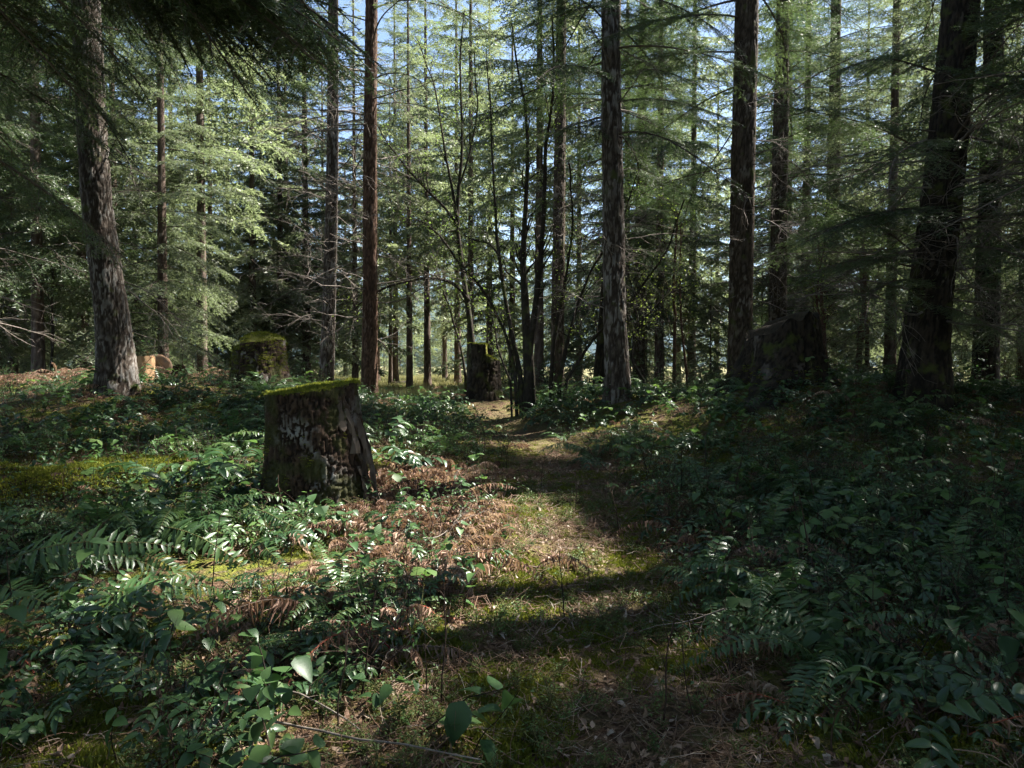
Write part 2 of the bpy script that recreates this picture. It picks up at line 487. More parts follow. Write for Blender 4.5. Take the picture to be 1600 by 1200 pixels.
def bough(seed, L=2.4, nsec=34, width=.40, nl=.034, nw=.0060, pitch=.0085, tsp=.034, droop=.30, live=.12, hang=.25, tert=True):
    """flat feathery conifer branch along +x"""
    r = np.random.default_rng(seed); mb = MB()
    t = np.linspace(0, 1, 14)
    ax = np.stack([L * t, .05 * L * np.sin(t * 5 + seed) * t, L * (.06 * t - droop * t * t)], -1)
    mb.add(*tubes(ax[None], (.004 + .011 * L / 2.4 * (1 - t))[None], 5), 0)
    def at(s): return np.stack([np.interp(s, t, ax[:, k]) for k in range(3)], -1)
    s = np.linspace(live, .985, nsec) + r.normal(0, .006, nsec); s = np.clip(s, live, 1)
    sgn = np.where(np.arange(nsec) % 2, 1., -1.)
    base = at(s); tan = norm(at(np.minimum(s + .02, 1)) - at(s - .02))
    prof = np.minimum(1, .45 + (s - live) * 2.2) * (1.02 - s) ** .72
    sl = L * width * prof * r.uniform(.65, 1.15, nsec) + .05
    ang = np.radians(58 - 18 * s + r.normal(0, 7, nsec))
    side = norm(np.cross(np.array([0, 0, 1.]), tan)) * sgn[:, None]
    d = tan * np.cos(ang)[:, None] + side * np.sin(ang)[:, None] + np.array([0, 0, 1.]) * r.normal(-.05, .12, nsec)[:, None]
    d = norm(d)
    m = 6
    q = np.linspace(0, 1, m)
    sec = base[:, None] + d[:, None] * (q * 1)[None, :, None] * sl[:, None, None]
    sec[:, :, 2] -= hang * sl[:, None] * (q ** 2)[None] * r.uniform(.5, 1.3, nsec)[:, None]
    sec += (tan[:, None] * (.16 * q ** 2)[None, :, None]) * sl[:, None, None]
    mb.add(*tubes(sec, .0045 * (1 - .8 * q)[None] * np.ones((nsec, 1)), 3), 0)
    # twigs that carry needles: secondary itself and the tertiaries
    starts, dirs, lens, ups = [], [], [], []
    for i in range(nsec):
        S = sec[i]; sd = norm(S[-1] - S[0])
        for a in range(m - 1):
            starts.append(S[a]); dirs.append(norm(S[a + 1] - S[a])); lens.append(np.linalg.norm(S[a + 1] - S[a]))
        if not tert: continue
        nt_ = max(3, int(sl[i] / tsp))
        qs = np.linspace(.12, .96, nt_)
        ps = np.stack([np.interp(qs, q, S[:, k]) for k in range(3)], -1)
        lat = norm(np.cross(np.array([0, 0, 1.]), sd))
        sg = np.where(np.arange(nt_) % 2, 1., -1.)
        aa = np.radians(r.normal(50, 8, nt_))
        td = sd * np.cos(aa)[:, None] + lat * (np.sin(aa) * sg)[:, None] + np.array([0, 0, 1.]) * r.normal(-.15, .18, nt_)[:, None]
        tl = sl[i] * .34 * (1.05 - qs) ** .7 * r.uniform(.6, 1.2, nt_) + .025
        starts += list(ps); dirs += list(norm(td)); lens += list(tl)
    starts = np.array(starts); dirs = norm(np.array(dirs)); lens = np.array(lens)
    # one thin wood sliver per tertiary
    cnt = np.maximum(2, (lens / pitch).astype(int))
    idx = np.repeat(np.arange(len(lens)), cnt)
    k = np.concatenate([np.arange(c) for c in cnt]) / np.repeat(cnt, cnt)
    p = starts[idx] + dirs[idx] * (k * lens[idx])[:, None]
    X, Yv, Zv = frame(dirs[idx])
    n = len(idx)
    roll = r.normal(0, .55, n); sg = np.where(np.arange(n) % 2, 1., -1.)
    lat = Yv * (np.cos(roll) * sg)[:, None] + Zv * np.sin(roll)[:, None]
    a = np.radians(r.normal(52, 10, n))
    nd = norm(X * np.cos(a)[:, None] + lat * np.sin(a)[:, None])
    nlen = nl * r.uniform(.7, 1.2, n)
    wv = norm(np.cross(nd, Zv + r.normal(0, .5, (n, 3)))) * (nw * .5)
    tri = np.stack([p - wv, p + wv, p + nd * nlen[:, None] + wv * .35], 1).reshape(-1, 3)
    tint = np.repeat(np.clip(r.normal(.5, .22, nsec * 0 + n), 0, 1), 3)
    mb.add(tri, np.arange(3 * n).reshape(-1, 3), 1, tint)
    return mb


def dead_limb(seed, L=1.6, nb=9, rad=.012, twig=2):
    r = np.random.default_rng(seed); mb = MB()
    n = 10
    ax = crooked((0, 0, 0), (1, r.normal(0, .1), .12), L, n, .13, .5, r)
    q = np.linspace(1, .15, n)
    mb.add(*tubes(ax[None], (rad * q)[None], 5), 0)
    P1 = []
    for i in range(nb):
        s = r.uniform(.2, .97); p = np.array([np.interp(s, np.linspace(0, 1, n), ax[:, k]) for k in range(3)])
        sg = 1 if i % 2 else -1
        d = np.array([r.uniform(.3, .9), sg * r.uniform(.4, 1), r.normal(-.1, .35)])
        l = L * (1.1 - s) * r.uniform(.25, .6) + .06
        b = crooked(p, d, l, 6, .2, .35, r); P1.append((b, l, rad * .42 * (1.1 - s) + .0015))
    B = np.array([b for b, _, _ in P1]); rr = np.array([w * np.linspace(1, .3, 6) for _, _, w in P1])
    mb.add(*tubes(B, rr, 3), 0)
    P2 = []
    for b, l, w in P1:
        for j in range(twig * 2):
            k = r.integers(1, 5); d = norm(b[k + 1] - b[k]) + r.normal(0, .6, 3)
            P2.append(crooked(b[k], d, l * r.uniform(.2, .5), 4, .2, .3, r))
    if P2: mb.add(*tubes(np.array(P2), np.full((len(P2), 4), .0016) * np.linspace(1.3, .6, 4), 3), 0)
    return mb


BOUGH = [bough(11 + i, L=2.4, nsec=[34, 30, 38, 26, 32][i], width=[.40, .34, .44, .30, .38][i], droop=[.26, .38, .2, .45, .3][i]).mesh('bough', [MAT['twig'], MAT['needle']], False) for i in range(5)]
BOUGH_THIN = [bough(41 + i, L=2.4, nsec=22, width=.32, pitch=.014, droop=.35, live=.45, hang=.5).mesh('sparse_bough', [MAT['twig'], MAT['needle']], False) for i in range(3)]
BOUGH_TOP = [bough(61 + i, L=2.4, nsec=26, width=.42, nl=.09, nw=.030, pitch=.032, tsp=.06, droop=.2).mesh('canopy_bough', [MAT['twig'], MAT['needle']], False) for i in range(3)]
DEAD = [dead_limb(71 + i, L=1.6, nb=[9, 7, 12, 8, 6][i]).mesh('dead_limb', [MAT['deadwood']]) for i in range(5)]
DEAD_DARK = [dead_limb(91 + i, L=1.6, nb=[9, 7, 12][i]).mesh('dead_limb', [MAT['twig']]) for i in range(3)]


def pinnate(seed, L, npair, plen, pw, mats, arch=1.0, start_el=60, curl=.25, fold=.1, tip=.04, base=.12, rot_fwd=18, rach=.003, nseg=2, prof=None, miss=0.0, wilt=0.0, taper=.75, terminal=False):
    """fern frond or compound leaf growing from the origin along +x"""
    r = np.random.default_rng(seed); mb = MB()
    n = 14; t = np.linspace(0, 1, n)
    el = np.radians(start_el) - np.radians(start_el + 45 * arch) * t ** 1.1
    seg = L / (n - 1)
    ax = np.zeros((n, 3)); yaw = np.cumsum(r.normal(0, .05, n))
    for i in range(1, n):
        ax[i] = ax[i - 1] + seg * np.array([math.cos(el[i]) * math.cos(yaw[i]), math.cos(el[i]) * math.sin(yaw[i]), math.sin(el[i])])
    mb.add(*tubes(ax[None], (rach * (1.15 - t))[None], 4), 0)
    s = np.linspace(base, .985, npair)
    p = np.stack([np.interp(s, t, ax[:, k]) for k in range(3)], -1)
    tan = norm(np.stack([np.interp(np.minimum(s + .03, 1), t, ax[:, k]) - np.interp(s - .03, t, ax[:, k]) for k in range(3)], -1))
    lat = norm(np.cross(np.array([0, 0, 1.]), tan)); up = np.cross(tan, lat)
    pl = plen * (np.minimum(1, .55 + (s - base) * 2.0) * (np.clip(1.0 - s, 0, 1) ** taper * 1.25 + tip)).clip(0, 1)
    Vt, Ft = leaf(nseg, prof, fold, curl)
    for sg in (1., -1.):
        keep = r.random(npair) > miss
        a = np.radians(rot_fwd + r.normal(0, 8, npair) + 25 * s ** 3)
        X = lat * (np.cos(a) * sg)[:, None] + tan * np.sin(a)[:, None] + up * (r.normal(.02, .17, npair) - wilt * r.uniform(.3, 1.4, npair))[:, None]
        X = norm(X); Z = norm(up + r.normal(0, .12 + wilt * .5, (npair, 3)) - X * 0); Y = norm(np.cross(Z, X)); Z = np.cross(X, Y)
        l = pl * r.uniform(.76, 1.1, npair)
        w = np.maximum(pw * (.5 + .5 * l / plen), .004) * (1 - .35 * wilt)
        V, F = inst(Vt, Ft, (X * l[:, None])[keep], (Y * w[:, None])[keep], (Z * l[:, None])[keep], p[keep])
        tint = np.repeat(np.clip(r.normal(.5, .2, keep.sum()), 0, 1), len(Vt))
        mb.add(V, F, 1, tint)
    if terminal:
        X = tan[-1:]; Z = up[-1:]; Y = np.cross(Z, X)
        V, F = inst(Vt, Ft, X * plen * .95, Y * pw, Z * plen, ax[-1:])
        mb.add(V, F, 1, .5)
    return mb


def ovate(t): return .5 * (np.sin(np.pi * np.clip(t, 0, 1) ** .62)) ** .85 * (1 - .12 * t)
def lance(t): return .5 * np.sin(np.pi * np.clip(t * .93 + .07, 0, 1) ** .7) ** .7
def fan(t): return np.interp(t, [0, .2, .4, .6, .8, 1], [.05, .34, .50, .62, .40, .10])


FROND = [pinnate(101 + i, L=[.85, .75, .95, .65, .8, .7][i], npair=[30, 27, 33, 24, 29, 26][i], plen=.105, pw=.026, mats=None, arch=[1, .8, 1.15, .7, 1.3, .95][i],
                 start_el=[62, 50, 66, 45, 58, 70][i], prof=lance, curl=.38, rot_fwd=14, rach=.0035, miss=.04).mesh('frond', [MAT['rachis'], MAT['fern']]) for i in range(6)]
FROND_DEAD = [pinnate(121 + i, L=[.6, .5, .7, .55][i], npair=30, plen=.075, pw=.013, mats=None, arch=[1.4, 1.7, 1.2, 1.6][i], start_el=[35, 25, 40, 15][i], prof=lance,
                      curl=.9, fold=.5, rot_fwd=25, miss=.15, wilt=.9, rach=.003, nseg=3).mesh('dead_frond', [MAT['redstem'] if i == 0 else MAT['twig'], MAT['deadfern']]) for i in range(4)]
GRAPE_LEAF = [pinnate(141 + i, L=[.34, .28, .38, .30][i], npair=[6, 5, 7, 5][i], plen=.078, pw=.034, mats=None, arch=[.8, 1, .7, 1.1][i], start_el=[50, 38, 58, 45][i], prof=lance, curl=.28,
                      fold=.22, base=.22, rot_fwd=24, tip=.45, taper=.35, rach=.0022, nseg=4, terminal=True).mesh('compound_leaf', [MAT['stem'], MAT['grape']]) for i in range(4)]


def joined(parts):
    """[(mesh, Matrix)] -> MB, slots kept by position"""
    mb = MB()
    for me, M in parts:
        n = len(me.vertices); co = np.empty(n * 3, np.float32); me.vertices.foreach_get('co', co); co = co.reshape(-1, 3)
        Mx = np.array(M); V = co @ Mx[:3, :3].T + Mx[:3, 3]
        ti = np.empty(n, np.float32); me.attributes['tint'].data.foreach_get('value', ti)
        npol = len(me.polygons); lt = np.empty(npol, np.int32); me.polygons.foreach_get('loop_total', lt)
        mi = np.empty(npol, np.int32); me.polygons.foreach_get('material_index', mi)
        ls = np.empty(npol, np.int32); me.polygons.foreach_get('loop_start', ls)
        lv = np.empty(len(me.loops), np.int32); me.loops.foreach_get('vertex_index', lv)
        first = True
        for size in (3, 4):
            for mm in np.unique(mi):
                k = np.where((lt == size) & (mi == mm))[0]
                if not len(k): continue
                F = lv[ls[k][:, None] + np.arange(size)[None]]
                mb.F.append(F + mb.n); mb.M.append(int(mm))
        mb.V.append(V); mb.A.append(ti); mb.n += n
    return mb


def ME(loc=(0, 0, 0), rx=0, ry=0, rz=0, s=1.0):
    return Matrix.Translation(loc) @ Euler((rx, ry, rz), 'XYZ').to_matrix().to_4x4() @ Matrix.Scale(s, 4)


def split_leaflets(me, nrach, nv):
    """the stalk and every leaflet of a frond as meshes of their own"""
    n = len(me.vertices); co = np.empty(n * 3, np.float32); me.vertices.foreach_get('co', co); co = co.reshape(-1, 3)
    ti = np.empty(n, np.float32); me.attributes['tint'].data.foreach_get('value', ti)
    F = np.array([tuple(p.vertices) for p in me.polygons]); first = F.min(1)
    def cut(a, b, mat, name):
        k = (first >= a) & (first < b)
        return mk_mesh(name, co[a:b], [F[k] - a], [mat], None, {'tint': ti[a:b]})
    st = cut(0, nrach, me.materials[0], 'stalk')
    return st, [cut(a, a + nv, me.materials[1], 'leaflet') for a in range(nrach, n, nv)]


FROND_SPLIT = [split_leaflets(m, 56, 9) for m in FROND]
GRAPE_SPLIT = [split_leaflets(m, 56, 15) for m in GRAPE_LEAF]


def leafed(name, split, parent, M):
    """a frond or compound leaf as a part whose leaflets are sub-parts"""
    o = obj(name, split[0], parent, M=M)
    for m in split[1]: obj('leaflet', m, o)
    return o


LEAF_SALAL = []
for i in range(3):
    Vt, Ft = leaf(6, ovate, [.18, .28, .1][i], [.22, .35, .12][i])
    Vt = Vt * np.array([.085, .058, .085])
    LEAF_SALAL.append(mk_mesh('leaf', Vt, [Ft], [MAT['salal']], None, {'tint': np.full(len(Vt), [.3, .6, .8][i])}))
Vt, Ft = leaf(5, fan, .12, .25)
Vt = Vt * np.array([.056, .050, .056])
LEAF_YOUNG = mk_mesh('leaf', Vt, [Ft], [MAT['young']], None, {'tint': np.full(len(Vt), .5)})


def salal_layout(seed, H=.38, nl=9):
    """stem polyline and leaf matrices of one salal shoot"""
    r = np.random.default_rng(seed)
    a = r.uniform(0, 6.28)
    st = crooked((0, 0, 0), (.35 * math.cos(a), .35 * math.sin(a), 1), H, 8, .13, .7, r)
    L = []
    for i in range(nl):
        s = .3 + .7 * i / (nl - 1); p = [np.interp(s, np.linspace(0, 1, 8), st[:, k]) for k in range(3)]
        az = a + i * 2.5 + r.normal(0, .4)
        L.append((int(r.integers(0, 3)), ME(p, 0, r.normal(.15, .3), az, 0) .normalized() if False else Matrix.Translation(p) @ Euler((r.normal(0, .25), r.normal(.12, .3), az)).to_matrix().to_4x4() @ Matrix.Scale(r.uniform(.65, 1.15), 4)))
    V, F = tubes(st[None], np.linspace(.0035, .0014, 8)[None], 4)
    return mk_mesh('stem', V, [F], [MAT['stem'], MAT['salal']], [0], {'tint': np.full(len(V), .5)}), L


def young_layout(seed, H=.28):
    r = np.random.default_rng(seed)
    st = crooked((0, 0, 0), (r.normal(0, .15), r.normal(0, .15), 1), H, 6, .08, 0, r)
    L = []; a0 = r.uniform(0, 6.28)
    for i in range(3):
        L.append((0, Matrix.Translation(st[-1]) @ Euler((r.normal(0, .15), r.normal(.12, .15), a0 + i * 2.09 + r.normal(0, .15))).to_matrix().to_4x4() @ Matrix.Scale(r.uniform(.85, 1.25), 4)))
    if r.random() < .5:
        for i in range(2):
            L.append((0, Matrix.Translation(st[3]) @ Euler((r.normal(0, .2), r.normal(.1, .2), a0 + 1 + i * 3.1)).to_matrix().to_4x4() @ Matrix.Scale(r.uniform(.5, .8), 4)))
    V, F = tubes(st[None], np.linspace(.002, .001, 6)[None], 4)
    return mk_mesh('stem', V, [F], [MAT['rachis'], MAT['young']], [0], {'tint': np.full(len(V), .5)}), L


def remap(mb, slot):
    mb.M = [slot if True else m for m in mb.M]; return mb


SALAL = [salal_layout(201 + i, [.38, .3, .45, .34][i], [9, 7, 11, 8][i]) for i in range(4)]
YOUNG = [young_layout(221 + i, [.28, .22, .34][i]) for i in range(3)]


def whole(stem, leaves, lm, mats):
    a = joined([(stem, Matrix.Identity(4))]); b = joined([(lm[i] if isinstance(lm, list) else lm, M) for i, M in leaves])
    b.M = [1] * len(b.M)
    for f in b.F: a.F.append(f + a.n)
    a.M += b.M; a.V += b.V; a.A += b.A
    return a


SALAL_ONE = [whole(s, l, LEAF_SALAL, None).mesh('salal_shoot', [MAT['stem'], MAT['salal']]) for s, l in SALAL]
YOUNG_ONE = [whole(s, l, LEAF_YOUNG, None).mesh('leafy_seedling', [MAT['rachis'], MAT['young']]) for s, l in YOUNG]


def rosette(seed, n, pool, ry=0, s=(.75, 1.1), zr=0.0):
    r = np.random.default_rng(seed); a0 = r.uniform(0, 6)
    return [(int(r.integers(0, len(pool))), ME((0, 0, r.uniform(0, zr) if zr else 0), r.normal(0, .12), ry + r.normal(0, .15), a0 + i * 6.283 / n + r.normal(0, .25), r.uniform(*s))) for i in range(n)]


FERN_L = [rosette(301 + i, [12, 9, 14][i], FROND) for i in range(3)]
FERN_ONE = [joined([(FROND[k], M) for k, M in L]).mesh('sword_fern', [MAT['rachis'], MAT['fern']]) for L in FERN_L]
GRAPE_L = [rosette(321 + i, [5, 6, 4, 7][i], GRAPE_LEAF, 0, (.75, 1.15), .14) for i in range(4)]
GRAPE_ONE = [joined([(GRAPE_LEAF[k], M) for k, M in L]).mesh('oregon_grape', [MAT['stem'], MAT['grape']]) for L in GRAPE_L]
DEADF_L = [rosette(341 + i, [5, 7, 4][i], FROND_DEAD, .1, (.6, 1.1)) for i in range(3)]
DEADF_ONE = [joined([(FROND_DEAD[k], M) for k, M in L]).mesh('withered_bracken', [MAT['twig'], MAT['deadfern']]) for L in DEADF_L]


def twiggy_shrub(seed, H=.45, leafn=70, ls=.018):
    r = np.random.default_rng(seed); mb = MB(); tips = []
    for i in range(5):
        a = r.uniform(0, 6.28)
        st = crooked((0, 0, 0), (.5 * math.cos(a), .5 * math.sin(a), 1), H * r.uniform(.6, 1), 7, .16, .2, r)
        mb.add(*tubes(st[None], np.linspace(.0026, .001, 7)[None], 3), 0)
        for j in range(4):
            k = r.integers(2, 6); tw = crooked(st[k], r.normal(0, 1, 3) * np.array([1, 1, .3]) + [0, 0, .4], H * .35, 5, .2, .2, r)
            mb.add(*tubes(tw[None], np.linspace(.0013, .0007, 5)[None], 3), 0); tips += list(tw[1:])
        tips += list(st[3:])
    tips = np.array(tips); c = tips[r.integers(0, len(tips), leafn)] + r.normal(0, .008, (leafn, 3))
    Vt, Ft = leaf(2, ovate, .15, .2)
    X, Y, Z = frame(norm(r.normal(0, 1, (leafn, 3)) * np.array([1, 1, .35])), norm(np.array([0, 0, 1]) + r.normal(0, .3, (leafn, 3))))
    l = ls * r.uniform(.7, 1.3, leafn)[:, None]
    V, F = inst(Vt, Ft, X * l, Y * l * .6, Z * l, c)
    mb.add(V, F, 1, np.repeat(np.clip(r.normal(.5, .25, leafn), 0, 1), len(Vt)))
    return mb


HUCK_ONE = [twiggy_shrub(361 + i, [.45, .35, .55][i], [110, 80, 140][i], [.022, .018, .024][i]).mesh('huckleberry_bush', [MAT['stem'], MAT['salal']]) for i in range(3)]


# ------------------------------------------------------------------ trunks
def trunk_mesh(path, mat, sides=88, fine_to=8.5, cell=.055, depth=.022, flare=.35, seed=0, name='trunk', rowh=.03):
    """path: list of (x, y, z, radius) relative to the tree's base; furrowed bark in relief"""
    path = np.array(path, float)
    top = path[-1, 2]
    z = np.concatenate([np.arange(-.35, min(fine_to, top), rowh), np.arange(min(fine_to, top), top + .01, .5)])
    if z[-1] < top: z = np.append(z, top)
    # smooth interpolation of the path
    def it(k):
        v = np.interp(z, path[:, 2], path[:, k])
        return v
    cx, cyv, rad = it(0), it(1), it(3)
    ker = np.hanning(41); ker /= ker.sum()
    sm = lambda v: np.convolve(np.pad(v, 20, 'edge'), ker, 'valid')
    cx, cyv = sm(cx), sm(cyv); rad = sm(rad)
    th = np.linspace(0, 2 * math.pi, sides, endpoint=False)
    TH, Zg = np.meshgrid(th, z)
    Rg = rad[:, None] * np.ones_like(TH)
    r0 = path[0, 3]
    nu = max(6, int(round(2 * math.pi * r0 / cell)))
    wu = (fbm(np.cos(TH) * 2.5 + 7 + seed, Zg * 2.2 + np.sin(TH) * 2, 3) - .5) * 1.6
    wv = (fbm(np.sin(TH) * 3 + 3 + seed, Zg * 1.5 + np.cos(TH) * 2, 3) - .5) * 1.6
    u = TH / (2 * math.pi) * nu + wu; v = Zg / (cell * 3.6) + wv
    pl = furrows(u, v, nu, seed)
    fl = flare * np.exp(-np.maximum(Zg + .05, 0) / .28) * (1 + .45 * np.cos(TH * 5 + seed) + .3 * np.cos(TH * 3 + 2 * seed))
    lump = .05 * (fbm(np.cos(TH) * 1.2 + 20 + seed, Zg * .9, 2) - .5)
    rr = Rg * (1 + fl + lump) + depth * (pl - .6) * np.minimum(1, Rg / .12)
    V = np.stack([cx[:, None] + rr * np.cos(TH), cyv[:, None] + rr * np.sin(TH), Zg], -1).reshape(-1, 3)
    n = len(z)
    i = np.arange(n - 1)[:, None] * sides; j = np.arange(sides)[None]; j2 = (j + 1) % sides
    F = np.stack([i + j, i + j2, i + j2 + sides, i + j + sides], -1).reshape(-1, 4)
    return mk_mesh(name, V, [F], [mat], None, {'tint': pl.ravel()})


# places on the ground and on things that the sun reaches through gaps in the canopy: x, y, z, radius
SUNNY = []
def sunny(px, py, d, r):
    p = P(px, py, d); SUNNY.append((p[0], p[1], p[2], r))
for a in [(760, 890, 3.7, .38), (690, 850, 4.2, .3), (690, 940, 3.1, .15), (650, 790, 4.9, .3), (640, 700, 6.3, .35), (820, 700, 8.6, .3), (480, 606, 5.0, .08), (330, 670, 5.6, .35), (300, 740, 4.9, .15), (455, 790, 4.2, .12),
          (640, 612, 13, 1.1), (90, 595, 13.5, 1.5), (270, 590, 13.0, 1.3), (222, 570, 12.4, .6), (150, 590, 13, 1.0), (1060, 735, 6.6, .0), (400, 1130, 2.1, .0), (960, 650, 9.4, .1), (900, 1010, 2.8, -.25), (720, 1080, 2.3, -.3), (1290, 750, 6.4, -.3), (1480, 860, 4.6, -.35), (560, 1000, 2.8, -.3), (200, 640, 7.5, 0), (180, 1000, 2.6, -.3)]:
    sunny(*a)
SUNNY = np.array(SUNNY)


def in_sun_gap(A, B, L):
    for s in (.15, .4, .65, .9):
        p = A + (B - A) * s
        q = p[None] - SUNNY[:, :3]
        along = q @ SUN
        perp = np.linalg.norm(q - along[:, None] * SUN[None], axis=1)
        if np.any((along > 0) & (perp < SUNNY[:, 3] + .2 * L)): return True
    return False


# windows kept free of boughs in the view towards the sky and the meadow: px, py, radius px, up to distance
OPEN = [(650, 500, 55, 30), (545, 560, 45, 14), (760, 560, 45, 12.5), (480, 620, 90, 8), (170, 400, 45, 8.6), (1215, 540, 45, 9.0)]


def blocks_view(A, B):
    for s in (.3, .6, .95):
        p = A + (B - A) * s
        if p[1] < .5: continue
        px = 800 + p[0] / p[1] * F_PX; py = HOR - (p[2] - CAM_Z) / p[1] * F_PX
        for ox, oy, r, dm in OPEN:
            if p[1] < dm and (px - ox) ** 2 + (py - oy) ** 2 < r * r: return True
    return False


def aim(A, az, el, roll, s, sy=1.0):
    return Matrix.Translation(A) @ Matrix.Rotation(az, 4, 'Z') @ Matrix.Rotation(-el, 4, 'Y') @ Matrix.Rotation(roll, 4, 'X') @ Matrix.Diagonal((s, s * sy, s, 1))


def fir(name, label, group, bx, by, path, mat, seed, H=20, live0=4.5, dead0=1.2, n_dead=22, step=.17, Lmax=3.0, pool=None, sides=88, dead_pool=None, cell=.055, depth=.022,
        dead_len=(.35, .9), flare=.2, fine=8.5, dens=1.0, thin_to=None, gaps=True, sun_gaps=True, z=None):
    """a conifer standing near: trunk in relief, dead lower limbs and live boughs, each a part"""
    r = np.random.default_rng(seed)
    z0 = g1(bx, by) if z is None else z
    t = empty(name, (bx, by, z0)); tag(t, label, 'tree', group)
    path = [tuple(p) for p in path]
    if path[-1][2] < H: path.append((path[-1][0] * 1.15, path[-1][1] * 1.1, H, .03))
    obj('trunk', trunk_mesh(path, mat, sides, fine, cell, depth, flare, seed), t)
    pa = np.array(path)
    base = np.array([bx, by, z0])
    def axis(h): return np.array([np.interp(h, pa[:, 2], pa[:, 0]), np.interp(h, pa[:, 2], pa[:, 1]), h]), np.interp(h, pa[:, 2], pa[:, 3])
    dp = dead_pool or DEAD
    for i in range(n_dead):
        h = dead0 + (live0 + 1.5 - dead0) * (i + r.random()) / n_dead
        c, rad = axis(h); az = r.uniform(0, 6.283)
        s = r.uniform(*dead_len); el = r.normal(.02, .22)
        A = c + rad * .85 * np.array([math.cos(az), math.sin(az), 0])
        B = A + 1.6 * s * np.array([math.cos(az), math.sin(az), math.sin(el)])
        if gaps and blocks_view(base + A, base + B) and r.random() < .6: continue
        obj('dead_limb', dp[int(r.integers(len(dp)))], t, M=aim(A, az, el, r.uniform(-1.5, 1.5), s))
    h = live0; k = 0; az = r.uniform(0, 6)
    while h < H - .3:
        f = (h - live0) / (H - live0)
        L = max(.5, Lmax * (.75 + .8 * f if f < .22 else .93 * (1 - (f - .22) / .78) ** .8) * r.uniform(.75, 1.12))
        az += 2.4 + r.normal(0, .35)
        c, rad = axis(h)
        el = r.normal(-.12 + .55 * f, .12)
        dirv = np.array([math.cos(az) * math.cos(el), math.sin(az) * math.cos(el), math.sin(el)])
        A = c + rad * .8 * np.array([math.cos(az), math.sin(az), 0]); B = A + dirv * L - np.array([0, 0, .2 * L])
        h += step / dens * (1 + .8 * f)
        wA, wB = base + A, base + B
        if np.hypot(wB[0], wB[1]) < 2.6 and wB[2] < 5: continue
        if sun_gaps and in_sun_gap(wA, wB, L): continue
        if gaps and blocks_view(wA, wB): continue
        # boughs above the picture's upper edge are built coarser
        dist = max(1.0, wB[1]); above = CAM_Z + (HOR + 60) / F_PX * dist
        if thin_to and h < thin_to: pl = BOUGH_THIN
        elif min(wA[2], wB[2]) > above + .8 or wB[1] < 1 or abs(wB[0]) > .95 * dist + 1.5: pl = BOUGH_TOP
        else: pl = pool or BOUGH
        obj('bough', pl[int(r.integers(len(pl)))], t, M=aim(A, az, el, r.normal(0, .2), L / 2.4, r.uniform(.85, 1.15)))
    return t, axis


def px_path(pts, d, z0, bx):
    """trunk path from photograph pixels (px, py, width px) at distance d, relative to the base"""
    out = []
    for px, py, w in pts:
        q = P(px, py, d); out.append((q[0] - bx, 0.0, q[2] - z0, .84 * w / F_PX * d / 2))
    return out


def px_fir(name, label, group, d, pts, mat, seed, **kw):
    q = P(pts[0][0], pts[0][1], d); z0 = g1(q[0], d)
    path = px_path(pts, d, z0, q[0])
    if path[0][2] > -.3: path.insert(0, (path[0][0], 0, -.35, path[0][3] * 1.05))
    return fir(name, label, group, q[0], d, path, mat, seed, z=z0, **kw)


NEAR = 'big conifers standing round the trail'
t_left, ax_left = px_fir('fir_tree', 'pale-barked leaning fir with cut stump rounds behind its foot', NEAR, 9.0,
       [(186, 605, 68), (178, 500, 57), (165, 400, 53), (154, 300, 50), (148, 150, 48), (143, 0, 47), (138, -300, 40)], MAT['bark_pale'], 1, live0=4.6, n_dead=12, cell=.036, depth=.024, dead_len=(.3, .8), Lmax=3.2, step=.14)
px_fir('fir_tree', 'slim grey fir between mossy stump and red-barked trunk', NEAR, 14.0,
       [(510, 596, 27), (516, 450, 24), (522, 250, 22), (525, 0, 18), (527, -300, 15)], MAT['bark_pale'], 2, live0=4.6, n_dead=40, dead_len=(.5, 1.3), sides=64, depth=.016, Lmax=2.8, thin_to=7.5, step=.2)
px_fir('fir_tree', 'straight red-barked fir at the edge of the sunlit meadow', NEAR, 12.5,
       [(577, 606, 31), (579, 450, 27), (580, 250, 25), (584, 0, 22), (586, -300, 18)], MAT['bark_red'], 3, live0=5.0, n_dead=48, dead_len=(.5, 1.4), sides=64, depth=.014, cell=.04, Lmax=2.8, thin_to=9, step=.2)
px_fir('fir_tree', 'grey lichen-flecked fir with a dark trunk close behind it', NEAR, 10.0,
       [(966, 604, 46), (960, 500, 42), (958, 350, 40), (953, 150, 36), (951, 0, 32), (947, -300, 27)], MAT['bark_pale'], 4, live0=3.8, n_dead=36, Lmax=3.0, step=.15)
px_fir('fir_tree', 'dark trunk tucked close behind the lichen-flecked grey fir', NEAR, 11.2,
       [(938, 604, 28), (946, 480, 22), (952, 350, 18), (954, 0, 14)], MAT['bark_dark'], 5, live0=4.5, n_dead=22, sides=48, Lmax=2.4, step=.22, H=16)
px_fir('fir_tree', 'straight brown fir rising beside the black slanting stump', NEAR, 10.5,
       [(1156, 605, 45), (1156, 450, 43), (1158, 250, 43), (1162, 0, 41), (1164, -300, 36)], MAT['bark_mid'], 6, live0=3.4, n_dead=34, Lmax=3.2, step=.15, cell=.045, depth=.016, thin_to=4.6)
px_fir('fir_tree', 'thickest fir with black shaded lower trunk and dense low boughs', NEAR, 8.0,
       [(1442, 610, 92), (1446, 520, 76), (1458, 400, 70), (1472, 250, 66), (1485, 100, 62), (1492, 0, 60), (1505, -300, 52)], MAT['bark_dark'], 7, live0=1.75, dead0=.9, n_dead=60, dead_len=(.5, 1.3), Lmax=3.2, step=.12, cell=.06)
